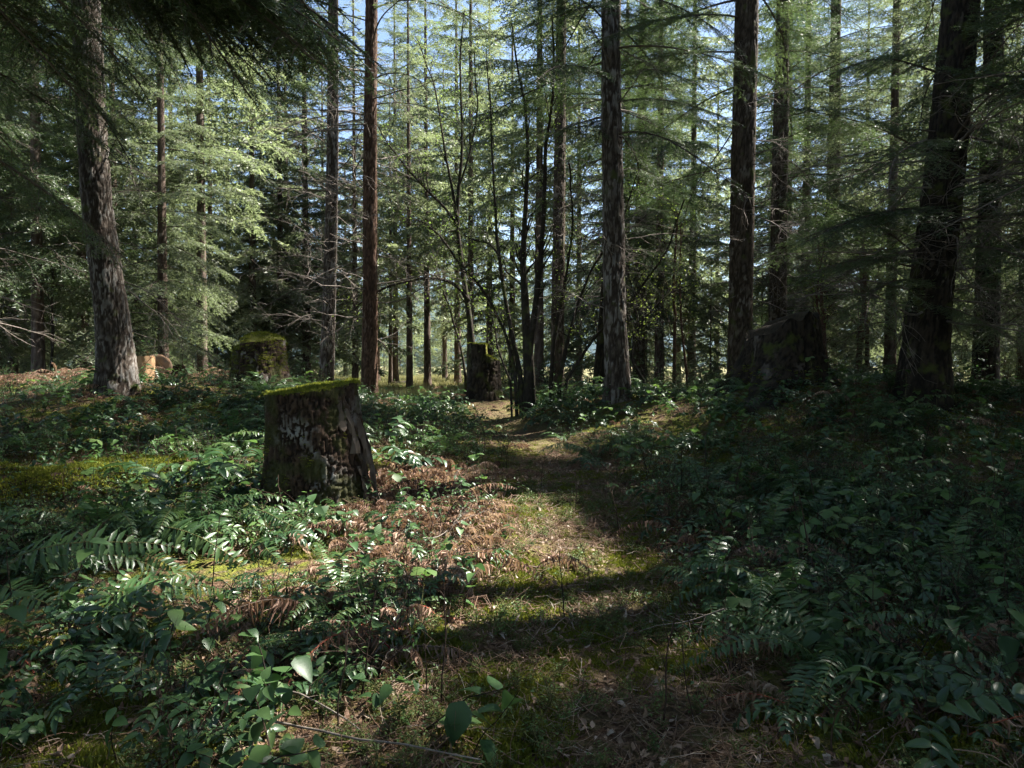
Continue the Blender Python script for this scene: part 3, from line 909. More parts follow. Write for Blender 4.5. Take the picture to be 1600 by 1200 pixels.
px_fir('fir_tree', 'second dark fir partly hidden behind the thickest trunk', NEAR, 12.5,
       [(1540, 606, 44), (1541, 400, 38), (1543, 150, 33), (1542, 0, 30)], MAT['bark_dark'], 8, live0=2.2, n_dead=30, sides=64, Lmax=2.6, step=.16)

px_fir('fir_tree', 'fir trunk crossed by maple stems beside the grey fir', NEAR, 15.5,
       [(870, 600, 26), (872, 450, 24), (874, 250, 21), (876, 0, 18), (877, -300, 14)], MAT['bark_mid'], 9, live0=4.2, n_dead=26, sides=48, Lmax=2.6, step=.2)

# trees of the same wood just outside the picture, whose boughs reach into it; several are added to shade the floor
OFF = 'conifers at the margin of the view'
for i, (bx, by, r0, lv, st, lab) in enumerate([
        (-5.6, 5.2, .24, 3.05, .11, 'hemlock whose low dark boughs hang over the pale-barked fir'),
        (7.6, 6.6, .24, 1.9, .11, 'hemlock whose boughs reach in past the thickest fir'),
        (5.2, 3.2, .22, 3.6, .13, 'unseen fir added to shade the ferny bank below the thickest fir'),
        (4.9, 4.9, .22, 4.3, .15, 'unseen fir added to shade the start of the trail'),
        (8.7, 9.3, .24, 1.7, .12, 'fir added past the edge to darken the bank beyond the thickest fir'),
        (9.5, 11, .24, 1.5, .15, 'fir added to darken the wood behind the second dark fir'),
        (2.4, 16.5, .2, 2.6, .16, 'fir in the thicket behind the many-stemmed maple'),
        (6.0, 15.5, .2, 2.0, .15, 'fir in the thicket behind the black slanting stump'),
        (8.6, 18.5, .2, 1.6, .15, 'fir in the thicket behind the thickest trunk'),
        (3.9, 21, .2, 2.0, .16, 'fir showing between the grey fir and brown fir'),
        (12.5, 15, .22, 1.5, .16, 'fir added to darken the far end of the wood'),
        (-9.5, 11.5, .2, 4.5, .2, 'fir standing over the sunlit dead bracken')]):
    pth = [(0, 0, -.3, r0 * 1.15), (0, 0, .5, r0), (.05, 0, 7, r0 * .8), (.1, .1, 14, r0 * .5)]
    fir('hemlock_tree' if 'hemlock' in lab else 'fir_tree', lab, OFF, bx, by, pth, MAT['bark_dark'] if i < 6 else MAT['bark_mid'], 20 + i, H=[15, 18, 17, 19, 20, 20, 19, 20, 20, 20, 20, 18][i], live0=lv,
        n_dead=30, dead_len=(.5, 1.2), sides=40, fine=7, Lmax=[3.7, 3.4, 3.0, 3.2, 3.3, 3.0, 2.8, 2.8, 2.8, 2.6, 3, 2.6][i], step=st)


# low boughs that show large in the picture
def px_bough(tree, px0, py0, d0, px1, py1, d1, v, sy=1.0, roll=0.0):
    A = P(px0, py0, d0); B = P(px1, py1, d1); dv = B - A; L = np.linalg.norm(dv)
    # the template droops towards its tip, so it is aimed a little higher
    el = math.asin(np.clip(dv[2] / L, -1, 1)) + .22
    obj('bough', BOUGH[v], tree, M=aim(A - np.array(tree.location), math.atan2(dv[1], dv[0]), el, roll, L / 2.3, sy))


t_hem = [o for o in COL.objects if o.get('label', '').startswith('hemlock whose low dark')][0]
for a in [(-60, -120, 5.4, 530, 170, 5.6, 2, 1.3, .15), (-90, -200, 5.2, 500, 60, 5.2, 0, 1.3, .1), (-80, -150, 5.6, 420, 130, 6.0, 4, 1.3, -.1), (-60, -220, 5.0, 350, 20, 4.7, 2, 1.3, .2), (-120, -60, 5.3, 180, 240, 5.3, 0, 1.1, .1),
          (-80, -230, 5.0, 560, -10, 5.6, 2, 1.3, 0), (-100, -40, 5.6, 210, 180, 6.2, 2, 1.2, .1), (-150, -120, 5.4, 90, 150, 4.8, 4, 1.1, .2), (-60, -200, 5.4, 460, 110, 6.4, 2, 1.4, .2), (-60, -160, 5.4, 300, 90, 5.0, 2, 1.4, -.2)]:
    px_bough(t_hem, *a)
rb_ = np.random.default_rng(31)
for i in range(28):
    tx = rb_.uniform(180, 520)
    px_bough(t_hem, rb_.uniform(-140, 0), rb_.uniform(-320, -160), rb_.uniform(4.6, 5.8), tx, rb_.uniform(-40, .26 * tx), rb_.uniform(4.6, 6.2), int(rb_.integers(0, 5)), 1.5, rb_.normal(0, .25))
t_big = [o for o in COL.objects if o.get('label', '').startswith('thickest fir')][0]
for a in [(1430, 400, 8, 1240, 330, 7.4, 2, 1.1, .1), (1430, 420, 8, 1260, 440, 7.0, 0, 1.2, .1), (1430, 440, 8, 1330, 500, 6.6, 4, 1.1, .1), (1450, 250, 8, 1230, 190, 7.6, 2, 1.0, 0), (1460, 120, 8, 1300, 130, 7.0, 0, 1, .1),
          (1450, 330, 8, 1290, 400, 6.9, 2, 1.2, 0), (1440, 470, 8, 1600, 560, 7.0, 2, 1.2, 0), (1470, 380, 8, 1620, 420, 7.2, 0, 1.2, 0), (1480, 200, 8, 1640, 260, 7.2, 2, 1.2, 0)]:
    px_bough(t_big, *a)


# ------------------------------------------------------------------ trees further back: one trunk and one crown each
def crown_mesh(seed, H, z0, Rm, nb, mat, name='crown', nsec=20, nl=.15, nw=.055, pitch=.075, tsp=.085):
    r = np.random.default_rng(seed); mb = MB()
    tpl = [bough(seed * 7 + k, L=2.4, nsec=nsec, width=.46, nl=nl, nw=nw, pitch=pitch, tsp=tsp, droop=.24, live=.08, hang=.35) .arrays() for k in range(3)]
    for i in range(nb):
        f = ((i + .5) / nb) ** .9; h = z0 + (H - z0) * f
        L = max(.25, Rm * ((1 - f) ** .85 + .02) * r.uniform(.7, 1.15))
        az = i * 2.4 + r.normal(0, .3); el = -.22 + .75 * f + r.normal(0, .1)
        s = L / 2.4
        Mx = np.array(aim((0, 0, h), az, el, r.normal(0, .2), s))
        V, F, M, A = tpl[int(r.integers(3))]
        V = V @ Mx[:3, :3].T + Mx[:3, 3]
        if s < .45:    # short boughs near the tip need fewer needles
            pass
        for f_, m_ in zip(F, M): mb.F.append(f_ + mb.n); mb.M.append(m_)
        mb.V.append(V); mb.A.append(A); mb.n += len(V)
    return mb.mesh(name, [MAT['twig'], mat], False)


CROWN = [crown_mesh(401, 17, 1.2, 3.1, 120, MAT['needle_far_lit']), crown_mesh(402, 19, 2.8, 3.0, 120, MAT['needle_far_lit']), crown_mesh(403, 15, .5, 3.0, 120, MAT['needle_far_lit']),
         crown_mesh(404, 20, 5.5, 2.8, 100, MAT['needle_far_lit'])]
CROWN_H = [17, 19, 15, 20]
CROWN_YOUNG = [crown_mesh(411, 6, .15, 1.7, 90, MAT['needle_far_lit'], nl=.13), crown_mesh(412, 7.5, .2, 2.0, 90, MAT['needle_far_lit'], nl=.13)]
CROWN_MID = [crown_mesh(421, 17, 1.0, 3.2, 120, MAT['needle_far_lit'], nsec=28, nl=.065, nw=.020, pitch=.026, tsp=.055), crown_mesh(422, 19, 2.6, 3.2, 120, MAT['needle'], nsec=28, nl=.065, nw=.020, pitch=.026, tsp=.055)]
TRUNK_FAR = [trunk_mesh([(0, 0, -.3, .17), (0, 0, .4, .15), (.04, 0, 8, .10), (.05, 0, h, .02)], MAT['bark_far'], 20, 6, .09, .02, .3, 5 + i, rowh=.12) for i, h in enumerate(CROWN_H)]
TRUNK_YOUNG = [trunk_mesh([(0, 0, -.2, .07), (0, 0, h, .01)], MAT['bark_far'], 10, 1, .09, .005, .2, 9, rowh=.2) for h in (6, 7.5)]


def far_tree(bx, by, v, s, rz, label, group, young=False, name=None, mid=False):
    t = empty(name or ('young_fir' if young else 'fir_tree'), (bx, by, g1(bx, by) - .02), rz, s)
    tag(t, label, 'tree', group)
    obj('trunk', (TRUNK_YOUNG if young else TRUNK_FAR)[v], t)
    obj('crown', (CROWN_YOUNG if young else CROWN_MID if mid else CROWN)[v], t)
    return t


def pxx(px, d): return (px - 800) / F_PX * d


for px, d, v, s, lab in [(20, 21, 3, .95, 'fir with bare brown trunk above the sunlit dead bracken'), (4, 25, 1, 1.0, 'bare-trunked fir half hidden behind the brown-trunked fir'),
                         (316, 19, 3, 1.0, 'fir whose bare trunk rises behind the weathered log'), (184, 20, 3, .9, 'brown fir directly behind the leaning pale-barked fir'),
                         (610, 33, 3, .72, 'thin fir with a short log at its foot in the meadow'), (668, 36, 3, .92, 'slender bare-trunked fir at the meadow middle'),
                         (842, 19, 3, .95, 'reddish fir just behind the many-stemmed maple'), 
                         (640, 27, 3, .9, 'lacy fir against the sky beyond the red-barked fir'), (735, 25, 3, .95, 'lacy fir against the sky above the upright stump'), (618, 36, 3, 1.1, 'tall fir behind the thin meadow fir'), (668, 31, 3, 1.1, 'full fir towering over the meadow middle'), (715, 34, 3, 1.15, 'full fir rising above the slim leaning tree'), (765, 30, 1, 1.0, 'full fir behind the maple and upright stump'), (695, 44, 1, 1.1, 'tall fir filling the sky behind the meadow trunk'), (590, 40, 1, 1.1, 'tall fir at the meadow margin behind the red-barked fir'), (555, 26, 1, .85, 'pale thin fir between the slim grey and red-barked firs')]:
    far_tree(pxx(px, d), d, v, s, px * .7, lab, None)
rr = np.random.default_rng(55)
for i, (bx, by, v, s, lab) in enumerate([(-2.6, -2.2, 3, .8, 'unseen fir added behind the viewer on the side of the mossy log'), (2.8, -3.0, 3, .85, 'unseen fir added behind the viewer on the side of the shaded bank'), (-5.8, .6, 1, .9, 'unseen fir added beside the viewer past the mossy log'),
        (5.6, -.6, 3, .9, 'unseen fir added beside the viewer past the shaded bank'), (.4, -6.5, 1, 1.0, 'unseen fir added directly behind the viewer on the trail'), (-6, -6, 0, 1.0, 'farther unseen fir added behind the viewer on the log side'), (6.5, -7, 0, 1.0, 'farther unseen fir added behind the viewer on the bank side'), (9, 2.2, 0, 1.05, 'unseen fir added beside the viewer beyond the shading firs'), (11.5, 7, 0, 1.1, 'unseen fir added beyond the margin hemlock on the bank side'), (-9.5, 4.5, 1, 1.0, 'unseen fir added past the low hemlock on the log side')]):
    far_tree(bx, by, v, s, i * 1.3, lab, 'unseen firs added to block sky light')  # unseen firs, added to hold back sky light and deepen the shade
POSTS = [(-60, 'picture edge past the dead bracken'), (20, 'brown bare trunk'), (175, 'leaning pale-barked fir'), (316, 'bare fir behind the log'), (405, 'squat moss-capped stump'), (518, 'slim grey fir'), (579, 'red-barked fir'), (668, 'slender meadow fir'),
         (757, 'upright stump'), (825, 'many-stemmed maple'), (958, 'lichen-flecked grey fir'), (1062, 'reddish sapling pair'), (1157, 'straight brown fir'), (1225, 'black slanting stump'), (1345, 'reddish sapling stems'), (1455, 'thickest fir'), (1541, 'second dark fir'), (1660, 'picture edge past the dark fir')]


def wood_label(kind, px, d, lo, hi):
    m = min(POSTS, key=lambda q: abs(q[0] - px)); dx = px - m[0]
    rel = 'straight behind' if abs(dx) < 14 else ('behind and left of' if dx < 0 else 'behind and right of')
    dep = 'nearer' if d < lo else 'middle-distance' if d < hi else 'distant'
    return f'{dep} {kind} {rel} the {m[1]}'


WOODL = 'firs of the sunlit wood behind the pale-barked fir'
for i, (px, d) in enumerate([(-120, 22), (70, 27), (130, 21), (215, 26), (270, 30), (395, 24), (360, 33), (450, 31), (505, 38), (-60, 33), (40, 38), (160, 36), (300, 42), (-200, 30), (430, 45), (-30, 18.5), (245, 36), (95, 45), (10, 29), (190, 31), (330, 27), (410, 36), (480, 26), (120, 32), (-90, 26), (540, 48)]):
    far_tree(pxx(px, d), d, int(rr.integers(0, 3)), rr.uniform(.85, 1.15), rr.uniform(0, 6), wood_label('grey-green fir', px, d, 26, 34), WOODL)
WOODR = 'firs of the shaded wood behind the brown fir'
for i, (px, d) in enumerate([(800, 30), (905, 27), (980, 24), (1030, 31), (1080, 26), (1120, 34), (1230, 24), (1290, 30), (1350, 25), (1400, 33), (1480, 27), (1580, 24), (1640, 30), (1200, 40), (870, 40), (1000, 42), (1720, 24), (1530, 38), (1060, 37), (1440, 23), (1560, 30)]):
    far_tree(pxx(px, d), d, int(rr.integers(0, 3)), rr.uniform(.9, 1.2), rr.uniform(0, 6), wood_label('dusky fir', px, d, 27, 34), WOODR)
for i, (px, d, v, s, lab) in enumerate([(60, 15.5, 1, .9, 'full-boughed fir near the brown bare trunk'), (255, 16.5, 0, .85, 'full-boughed fir beside the sunlit sawn rounds'), (440, 25, 1, .95, 'full-boughed fir behind the slim grey fir'),
        (-70, 17, 0, 1.0, 'full-boughed fir past the sunlit dead bracken'), (1030, 20, 1, .95, 'full-boughed fir in the gap before the brown fir'),
        (1255, 20.5, 1, 1.0, 'full-boughed fir over the black slanting stump'), (1390, 16, 0, .9, 'full-boughed fir close behind the thickest fir'), (1600, 16, 0, 1.0, 'full-boughed fir behind the second dark fir')]):
    far_tree(pxx(px, d), d, v, s, i * 1.1, lab, None, mid=True)
FAR = 'young firs along the far side of the meadow'
for i, (px, d, s) in enumerate([(560, 58, 1.1), (585, 66, 1.5), (625, 62, 1.2), (648, 72, 1.5), (690, 60, 1.25), (705, 74, 1.6), (730, 62, 1.0), (760, 70, 1.5), (540, 74, 1.8), (600, 52, .7), (640, 55, .6), (780, 60, 1.3), (520, 62, 1.4), (668, 80, 1.5), (480, 66, 1.8), (820, 66, 1.6)]):
    far_tree(pxx(px, d), d, i % 2, s, rr.uniform(0, 6), wood_label('blue-green young fir', px, d, 61, 70), FAR, True)
for i, (px, d, s) in enumerate([(1010, 22, .6), (1110, 19, .5), (1190, 22, .7), (1270, 18, .45), (1320, 21, .6), (1410, 19, .55), (1500, 18, .6), (1570, 20, .7), (1640, 17, .7), (880, 24, .6), (960, 26, .7)]):
    far_tree(pxx(px, d), d, i % 2, s, i * 1.7, wood_label('dusky young fir', px, d, 19, 22), 'young firs behind the brown fir', True)
for i, (px, d, s) in enumerate([(40, 24, .6), (140, 26, .7), (235, 22, .5), (340, 24, .7), (420, 26, .6), (480, 28, .8), (-20, 20, .6)]):
    far_tree(pxx(px, d), d, i % 2, s, i * 1.7, wood_label('sunlit young fir', px, d, 23, 26), 'young firs behind the leaning fir', True)
for px, d, s, lab in [(70, 17.5, .42, 'bright green fir sapling behind the sunlit dead bracken'), (285, 14.5, .2, 'yellow-green fir sapling hanging above the sunlit stump rounds'), (1340, 14, .3, 'fresh green sapling between black stump and thickest fir')]:
    far_tree(pxx(px, d), d, 0, s, 1, lab, None, True)


# ------------------------------------------------------------------ many-stemmed maple and slim leaning tree, bare limbs
def limb_path(pts, d, y_wob, r, n=26):
    q = np.array([P(p[0], p[1], d) for p in pts]); w = np.array([p[2] for p in pts]) / F_PX * d / 2
    s = np.linspace(0, 1, len(pts)); t = np.linspace(0, 1, n)
    o = np.stack([np.interp(t, s, q[:, k]) for k in range(3)], -1)
    ker = np.array([1, 2, 3, 2, 1.]) / 9
    for k in range(3): o[2:-2, k] = np.convolve(o[:, k], ker, 'valid')
    o[:, 1] += y_wob * t ** 1.3
    o += np.stack([(fbm(t * 9 + r, t * 0 + r * 3, 2) - .5), (fbm(t * 9 + r + 5, t * 0 + r, 2) - .5), t * 0], -1) * .08 * t[:, None]
    return o, np.interp(t, s, w)


def bare_tree(name, label, d, limbs, mat, seed, leafy=.0, cat='tree'):
    r = np.random.default_rng(seed)
    b = P(limbs[0][0][0], limbs[0][0][1], d); z0 = g1(b[0], d)
    t = empty(name, (b[0], d, z0)); tag(t, label, cat)
    org = np.array([b[0], d, z0])
    for i, L in enumerate(limbs):
        o, w = limb_path(L, d, r.normal(0, .6) if i else .1, seed + i * 1.7)
        o = o - org
        if i == 0 or L[0][1] > 575: o[0, 2] = min(o[0, 2], -.15)
        w = w * .74; mb = MB(); mb.add(*tubes(o[None], w[None], 8), 0)
        tips = []
        if L[0][2] < 30:
            for j in range(int(10 + len(L) * 3)):
                k = int(r.integers(6, 25)); dv = norm(o[min(k + 1, 25)] - o[k - 1]) + r.normal(0, .55, 3) + np.array([0, 0, .25])
                l = r.uniform(.25, .9); b2 = crooked(o[k], dv, l, 8, .16, -.15, r)
                mb.add(*tubes(b2[None], np.linspace(max(.003, w[k] * .4), .0016, 8)[None], 4), 0); tips += list(b2[2:])
                for jj in range(5):
                    kk = int(r.integers(2, 7)); b3 = crooked(b2[kk], norm(b2[kk] - b2[kk - 1]) + r.normal(0, .7, 3), l * .45, 5, .2, -.1, r)
                    mb.add(*tubes(b3[None], np.linspace(.0022, .001, 5)[None], 3), 0); tips += list(b3[1:])
        n = int(leafy * len(tips))
        if n:
            tips = np.array(tips); c = tips[r.integers(0, len(tips), n)] + r.normal(0, .02, (n, 3))
            Vt, Ft = leaf(2, ovate, .2, .25)
            X, Y, Z = frame(norm(r.normal(0, 1, (n, 3)) * np.array([1, 1, .5])), norm(np.array([0, 0, 1]) + r.normal(0, .4, (n, 3))))
            l = .035 * r.uniform(.6, 1.3, n)[:, None]
            V, F = inst(Vt, Ft, X * l, Y * l * .75, Z * l, c); mb.add(V, F, 1, np.repeat(np.clip(r.normal(.5, .2, n), 0, 1), len(Vt)))
        obj('stem' if i == 0 or L[0][1] > 575 else 'limb', mb.mesh('limb', [mat, MAT['maple']]), t)
    return t


bare_tree('vine_maple', 'dark many-stemmed maple with bare upright limbs beside upright stump', 10.8, [
    [(828, 606, 26), (825, 540, 21), (819, 450, 15), (818, 380, 12), (823, 300, 9), (826, 220, 7), (814, 130, 5), (800, 40, 3)],
    [(822, 604, 18), (832, 510, 13), (843, 420, 11), (848, 330, 9), (850, 250, 7), (862, 170, 5), (858, 60, 3)],
    [(816, 602, 12), (802, 530, 9), (785, 450, 8), (778, 380, 7), (770, 290, 5), (766, 180, 4), (760, 60, 2)],
    [(872, 606, 10), (885, 540, 8), (905, 470, 6), (930, 410, 4), (975, 350, 3), (1000, 270, 2)],
    [(878, 606, 8), (925, 530, 6), (985, 470, 5), (1035, 400, 4), (1060, 320, 3)],
    [(808, 590, 8), (790, 520, 6), (762, 465, 5), (738, 430, 4), (715, 420, 2)],
    [(860, 604, 9), (866, 520, 7), (878, 450, 6), (890, 370, 4), (880, 290, 3)],
    [(800, 600, 5), (782, 560, 4), (768, 500, 3), (764, 440, 2)],
    [(1010, 600, 6), (985, 560, 5), (1005, 500, 4), (1050, 455, 3), (1090, 440, 2)],
    [(780, 400, 5), (765, 380, 4), (735, 372, 3), (722, 360, 2)]], MAT['mapletrunk'], 3, .55)
bare_tree('leaning_alder', 'slim leaning bare tree rising behind the upright stump', 13.0, [
    [(742, 604, 14), (738, 530, 13), (730, 470, 11), (722, 420, 10), (714, 350, 9), (718, 290, 7), (724, 210, 5), (720, 110, 4), (728, 20, 2)],
    [(714, 352, 6), (695, 325, 5), (668, 300, 5), (640, 270, 4), (612, 235, 3), (590, 200, 2)],
    [(715, 340, 6), (704, 280, 5), (690, 210, 4), (678, 130, 3), (650, 60, 2)],
    [(734, 470, 7), (708, 440, 6), (670, 434, 6), (640, 440, 5), (605, 448, 5), (570, 470, 3), (556, 486, 2)],
    [(728, 596, 6), (722, 550, 5), (705, 490, 4), (690, 450, 3), (676, 400, 2)],
    [(722, 420, 5), (690, 370, 4), (660, 345, 3), (630, 340, 2)],
    [(719, 290, 4), (735, 250, 4), (748, 190, 3), (745, 110, 2)]], MAT['mapletrunk'], 8, .35)
bare_tree('dead_sapling', 'thin black dead sapling standing in the sunlit dead bracken', 15.5, [[(80, 592, 6), (81, 540, 5), (81, 470, 4), (82, 420, 3)]], MAT['mapletrunk'], 12)
bare_tree('maple_sapling', 'reddish sapling stems behind the black slanting stump', 14.5, [
    [(1290, 590, 9), (1286, 500, 8), (1280, 420, 6), (1275, 330, 4)], [(1340, 590, 14), (1342, 540, 12), (1345, 470, 9), (1342, 400, 6)], [(1355, 590, 10), (1358, 500, 8), (1352, 430, 6), (1372, 330, 4)],
    [(1300, 590, 5), (1262, 470, 4), (1255, 380, 3)]], MAT['bark_red'], 15, 1.6)
bare_tree('maple_sapling', 'thin reddish sapling pair between grey fir and brown fir', 17, [
    [(1053, 590, 8), (1055, 520, 7), (1052, 440, 6), (1060, 330, 4)], [(1074, 590, 6), (1068, 520, 5), (1070, 430, 4), (1078, 330, 3)]], MAT['bark_red'], 18, .8)


# a few dead limbs placed as on the leaning fir
for px0, py0, px1, py1, k in [(196, 440, 300, 490, 0), (200, 452, 330, 530, 1), (185, 235, 300, 330, 2), (205, 488, 300, 505, 3), (207, 518, 320, 560, 4), (190, 380, 260, 395, 0), (188, 262, 170, 250, 2), (150, 150, 40, 60, 1), (150, 170, 20, 120, 2)]:
    A = P(px0, py0, 9.0); B = P(px1, py1, 8.7); dv = B - A; L = np.linalg.norm(dv)
    o = obj('dead_limb', DEAD[k], t_left, M=aim(A - np.array(t_left.location), math.atan2(dv[1], dv[0]), math.asin(dv[2] / L), .3 * k, L / 1.5, .6))


# ------------------------------------------------------------------ stumps
def stump(name, label, cx, cy, z0, rb, rt, h, mat, seed, topf=None, sides=120, rows=70, flare=.4, cell=.06, depth=.03, lean=(0, 0), squash=1.0, top_mat=None, lobes=5, group=None):
    """broken or sawn stump: furrowed side and an uneven top"""
    t = empty(name, (cx, cy, z0)); tag(t, label, 'tree stump', group)
    th = np.linspace(0, 2 * math.pi, sides, endpoint=False); q = np.linspace(0, 1, rows)
    TH, Q = np.meshgrid(th, q)
    Rb = rb + (rt - rb) * Q ** .8
    tx, ty = np.cos(th) * rt, np.sin(th) * rt
    ht = h + (topf(tx / rt, ty / rt) if topf else 0 * tx) + .03 * (fbm(np.cos(th) * 3 + seed, np.sin(th) * 3, 3) - .5)
    Zg = -.3 + (ht[None] + .3) * Q
    nu = max(8, int(2 * math.pi * rb / cell))
    u = TH / (2 * math.pi) * nu + (fbm(np.cos(TH) * 3 + seed, Zg * 3 + np.sin(TH) * 3, 3) - .5) * 1.5; v = Zg / (cell * 3.2) + (fbm(np.sin(TH) * 3 + seed + 9, Zg * 3 + np.cos(TH), 3) - .5) * 1.5
    pl = furrows(u, v, nu, seed, .2)
    fl = flare * np.exp(-np.maximum(Zg, 0) / (.25 * h + .05)) * (.6 + .6 * np.cos(TH * lobes + seed) + .4 * np.cos(TH * 3 + seed * 2))
    rr_ = Rb * (1 + fl + .12 * (fbm(np.cos(TH) * 1.5 + seed, Zg * 1.5, 2) - .5)) + depth * (pl - .5)
    X = rr_ * np.cos(TH) + lean[0] * Q; Y = (rr_ * np.sin(TH)) * squash + lean[1] * Q
    V = np.stack([X, Y, Zg], -1).reshape(-1, 3)
    i = np.arange(rows - 1)[:, None] * sides; j = np.arange(sides)[None]; j2 = (j + 1) % sides
    F = np.stack([i + j, i + j2, i + j2 + sides, i + j + sides], -1).reshape(-1, 4)
    obj('bark', mk_mesh('bark', V, [F], [mat], None, {'tint': pl.ravel()}), t)
    # top: rings that shrink to the middle
    nr = 14; s = np.linspace(1, 0.02, nr)[:, None]
    rim = V.reshape(rows, sides, 3)[-1]; c = rim.mean(0)
    TX = c[0] + (rim[:, 0] - c[0])[None] * s; TY = c[1] + (rim[:, 1] - c[1])[None] * s
    if topf: TZ = h + topf((TX - lean[0]) / rt, (TY - lean[1]) / rt / squash)
    else: TZ = h + 0 * TX
    TZ = TZ + .025 * (fbm(TX * 14 + seed, TY * 14, 3) - .5); TZ[0] = rim[:, 2]
    Vt = np.stack([TX, TY, TZ], -1).reshape(-1, 3)
    i = np.arange(nr - 1)[:, None] * sides
    Ft = np.stack([i + j, i + j2, i + j2 + sides, i + j + sides], -1).reshape(-1, 4)
    obj('top', mk_mesh('top', Vt, [Ft], [top_mat or MAT['wood']], None, {'tint': np.full(len(Vt), .5)}), t)
    return t, Vt, V


tufts = []   # (position, normal-ish, scale) of moss tufts on things, by owner
def moss_points(Vt, n, r, up=.004, zmin=None, lift=None):
    p = Vt[r.integers(0, len(Vt), n)] + r.normal(0, .012, (n, 3)) * np.array([1, 1, .25])
    p[:, 2] += up
    return p


def tuft(seed, n=34, rad=.03, h=.022, w=.0035):
    r = np.random.default_rng(seed)
    a = r.uniform(0, 6.28, n); d = rad * np.sqrt(r.random(n))
    p = np.stack([d * np.cos(a), d * np.sin(a), -.004 + 0 * a], -1)
    up = np.stack([np.cos(a) * .5 * d / rad, np.sin(a) * .5 * d / rad, np.ones(n)], -1) + r.normal(0, .35, (n, 3)); up = norm(up)
    s = norm(np.cross(up, r.normal(0, 1, (n, 3)))) * w * .5
    hh = (h * r.uniform(.5, 1.2, n) * (1 - .35 * d / rad))[:, None]
    V = np.stack([p - s, p + s, p + up * hh * .6 + s * 1.1, p + up * hh, p + up * hh * .6 - s * 1.1], 1).reshape(-1, 3)
    q = np.arange(n)[:, None] * 5
    F4 = np.concatenate([q + 0, q + 1, q + 2, q + 4], 1); F3 = np.concatenate([q + 4, q + 2, q + 3], 1)
    return mk_mesh('moss_tuft', V, [F4, F3], [MAT['moss']], [0, 0], {'tint': np.repeat(r.random(n), 5)}, False)


TUFT = [tuft(501 + i) for i in range(3)]


def scatter_object(name, pts, rot, scl, idx, templates, mat, parent=None, kind='stuff', label=None, cat=None):
    """one object of uncountable small pieces: points carrying copies of the templates"""
    pts = np.asarray(pts, np.float32); n = len(pts)
    me = bpy.data.meshes.new(name); me.vertices.add(n); me.vertices.foreach_set('co', pts.ravel())
    a = me.attributes.new('rot', 'FLOAT_VECTOR', 'POINT'); a.data.foreach_set('vector', np.ascontiguousarray(rot, np.float32).ravel())
    a = me.attributes.new('scl', 'FLOAT', 'POINT'); a.data.foreach_set('value', np.ascontiguousarray(scl, np.float32))
    a = me.attributes.new('idx', 'INT', 'POINT'); a.data.foreach_set('value', np.ascontiguousarray(idx, np.int32))
    coll = bpy.data.collections.new(name + '_pieces')
    for k, m in enumerate(templates):
        coll.objects.link(bpy.data.objects.new(f'{name}_piece_{k:02d}', m))
    ng = bpy.data.node_groups.new(name + '_spread', 'GeometryNodeTree')
    ng.interface.new_socket('Geometry', in_out='INPUT', socket_type='NodeSocketGeometry')
    ng.interface.new_socket('Geometry', in_out='OUTPUT', socket_type='NodeSocketGeometry')
    gi = ng.nodes.new('NodeGroupInput'); go = ng.nodes.new('NodeGroupOutput')
    ci = ng.nodes.new('GeometryNodeCollectionInfo'); ci.inputs[0].default_value = coll; ci.inputs['Separate Children'].default_value = True; ci.inputs['Reset Children'].default_value = True
    ip = ng.nodes.new('GeometryNodeInstanceOnPoints'); ip.inputs['Pick Instance'].default_value = True
    def named(nm, ty):
        q = ng.nodes.new('GeometryNodeInputNamedAttribute'); q.data_type = ty; q.inputs[0].default_value = nm; return q.outputs[0]
    L = ng.links.new
    er = ng.nodes.new('FunctionNodeEulerToRotation')
    L(named('rot', 'FLOAT_VECTOR'), er.inputs[0])
    L(gi.outputs[0], ip.inputs['Points']); L(ci.outputs[0], ip.inputs['Instance']); L(named('idx', 'INT'), ip.inputs['Instance Index'])
    L(er.outputs[0], ip.inputs['Rotation']); L(named('scl', 'FLOAT'), ip.inputs['Scale'])
    L(ip.outputs[0], go.inputs[0])
    o = obj(name, me, parent)
    md = o.modifiers.new('spread', 'NODES'); md.node_group = ng
    tag(o, label, cat, None, kind)
    return o


def moss_on(owner, pts, scl=(.7, 1.3), seed=0):
    r = np.random.default_rng(seed); n = len(pts)
    rot = np.stack([r.normal(0, .25, n), r.normal(0, .25, n), r.uniform(0, 6.28, n)], -1)
    return scatter_object('moss', pts, rot, r.uniform(*scl, n), r.integers(0, 3, n), TUFT, None, owner)


MOSSCAP = plain('moss_cap', (.055, .062, .010), (.13, .125, .022), 60)
DARKTOP = plain('rotten_wood', (.012, .009, .006), (.04, .030, .018), 30)
r5 = np.random.default_rng(77)
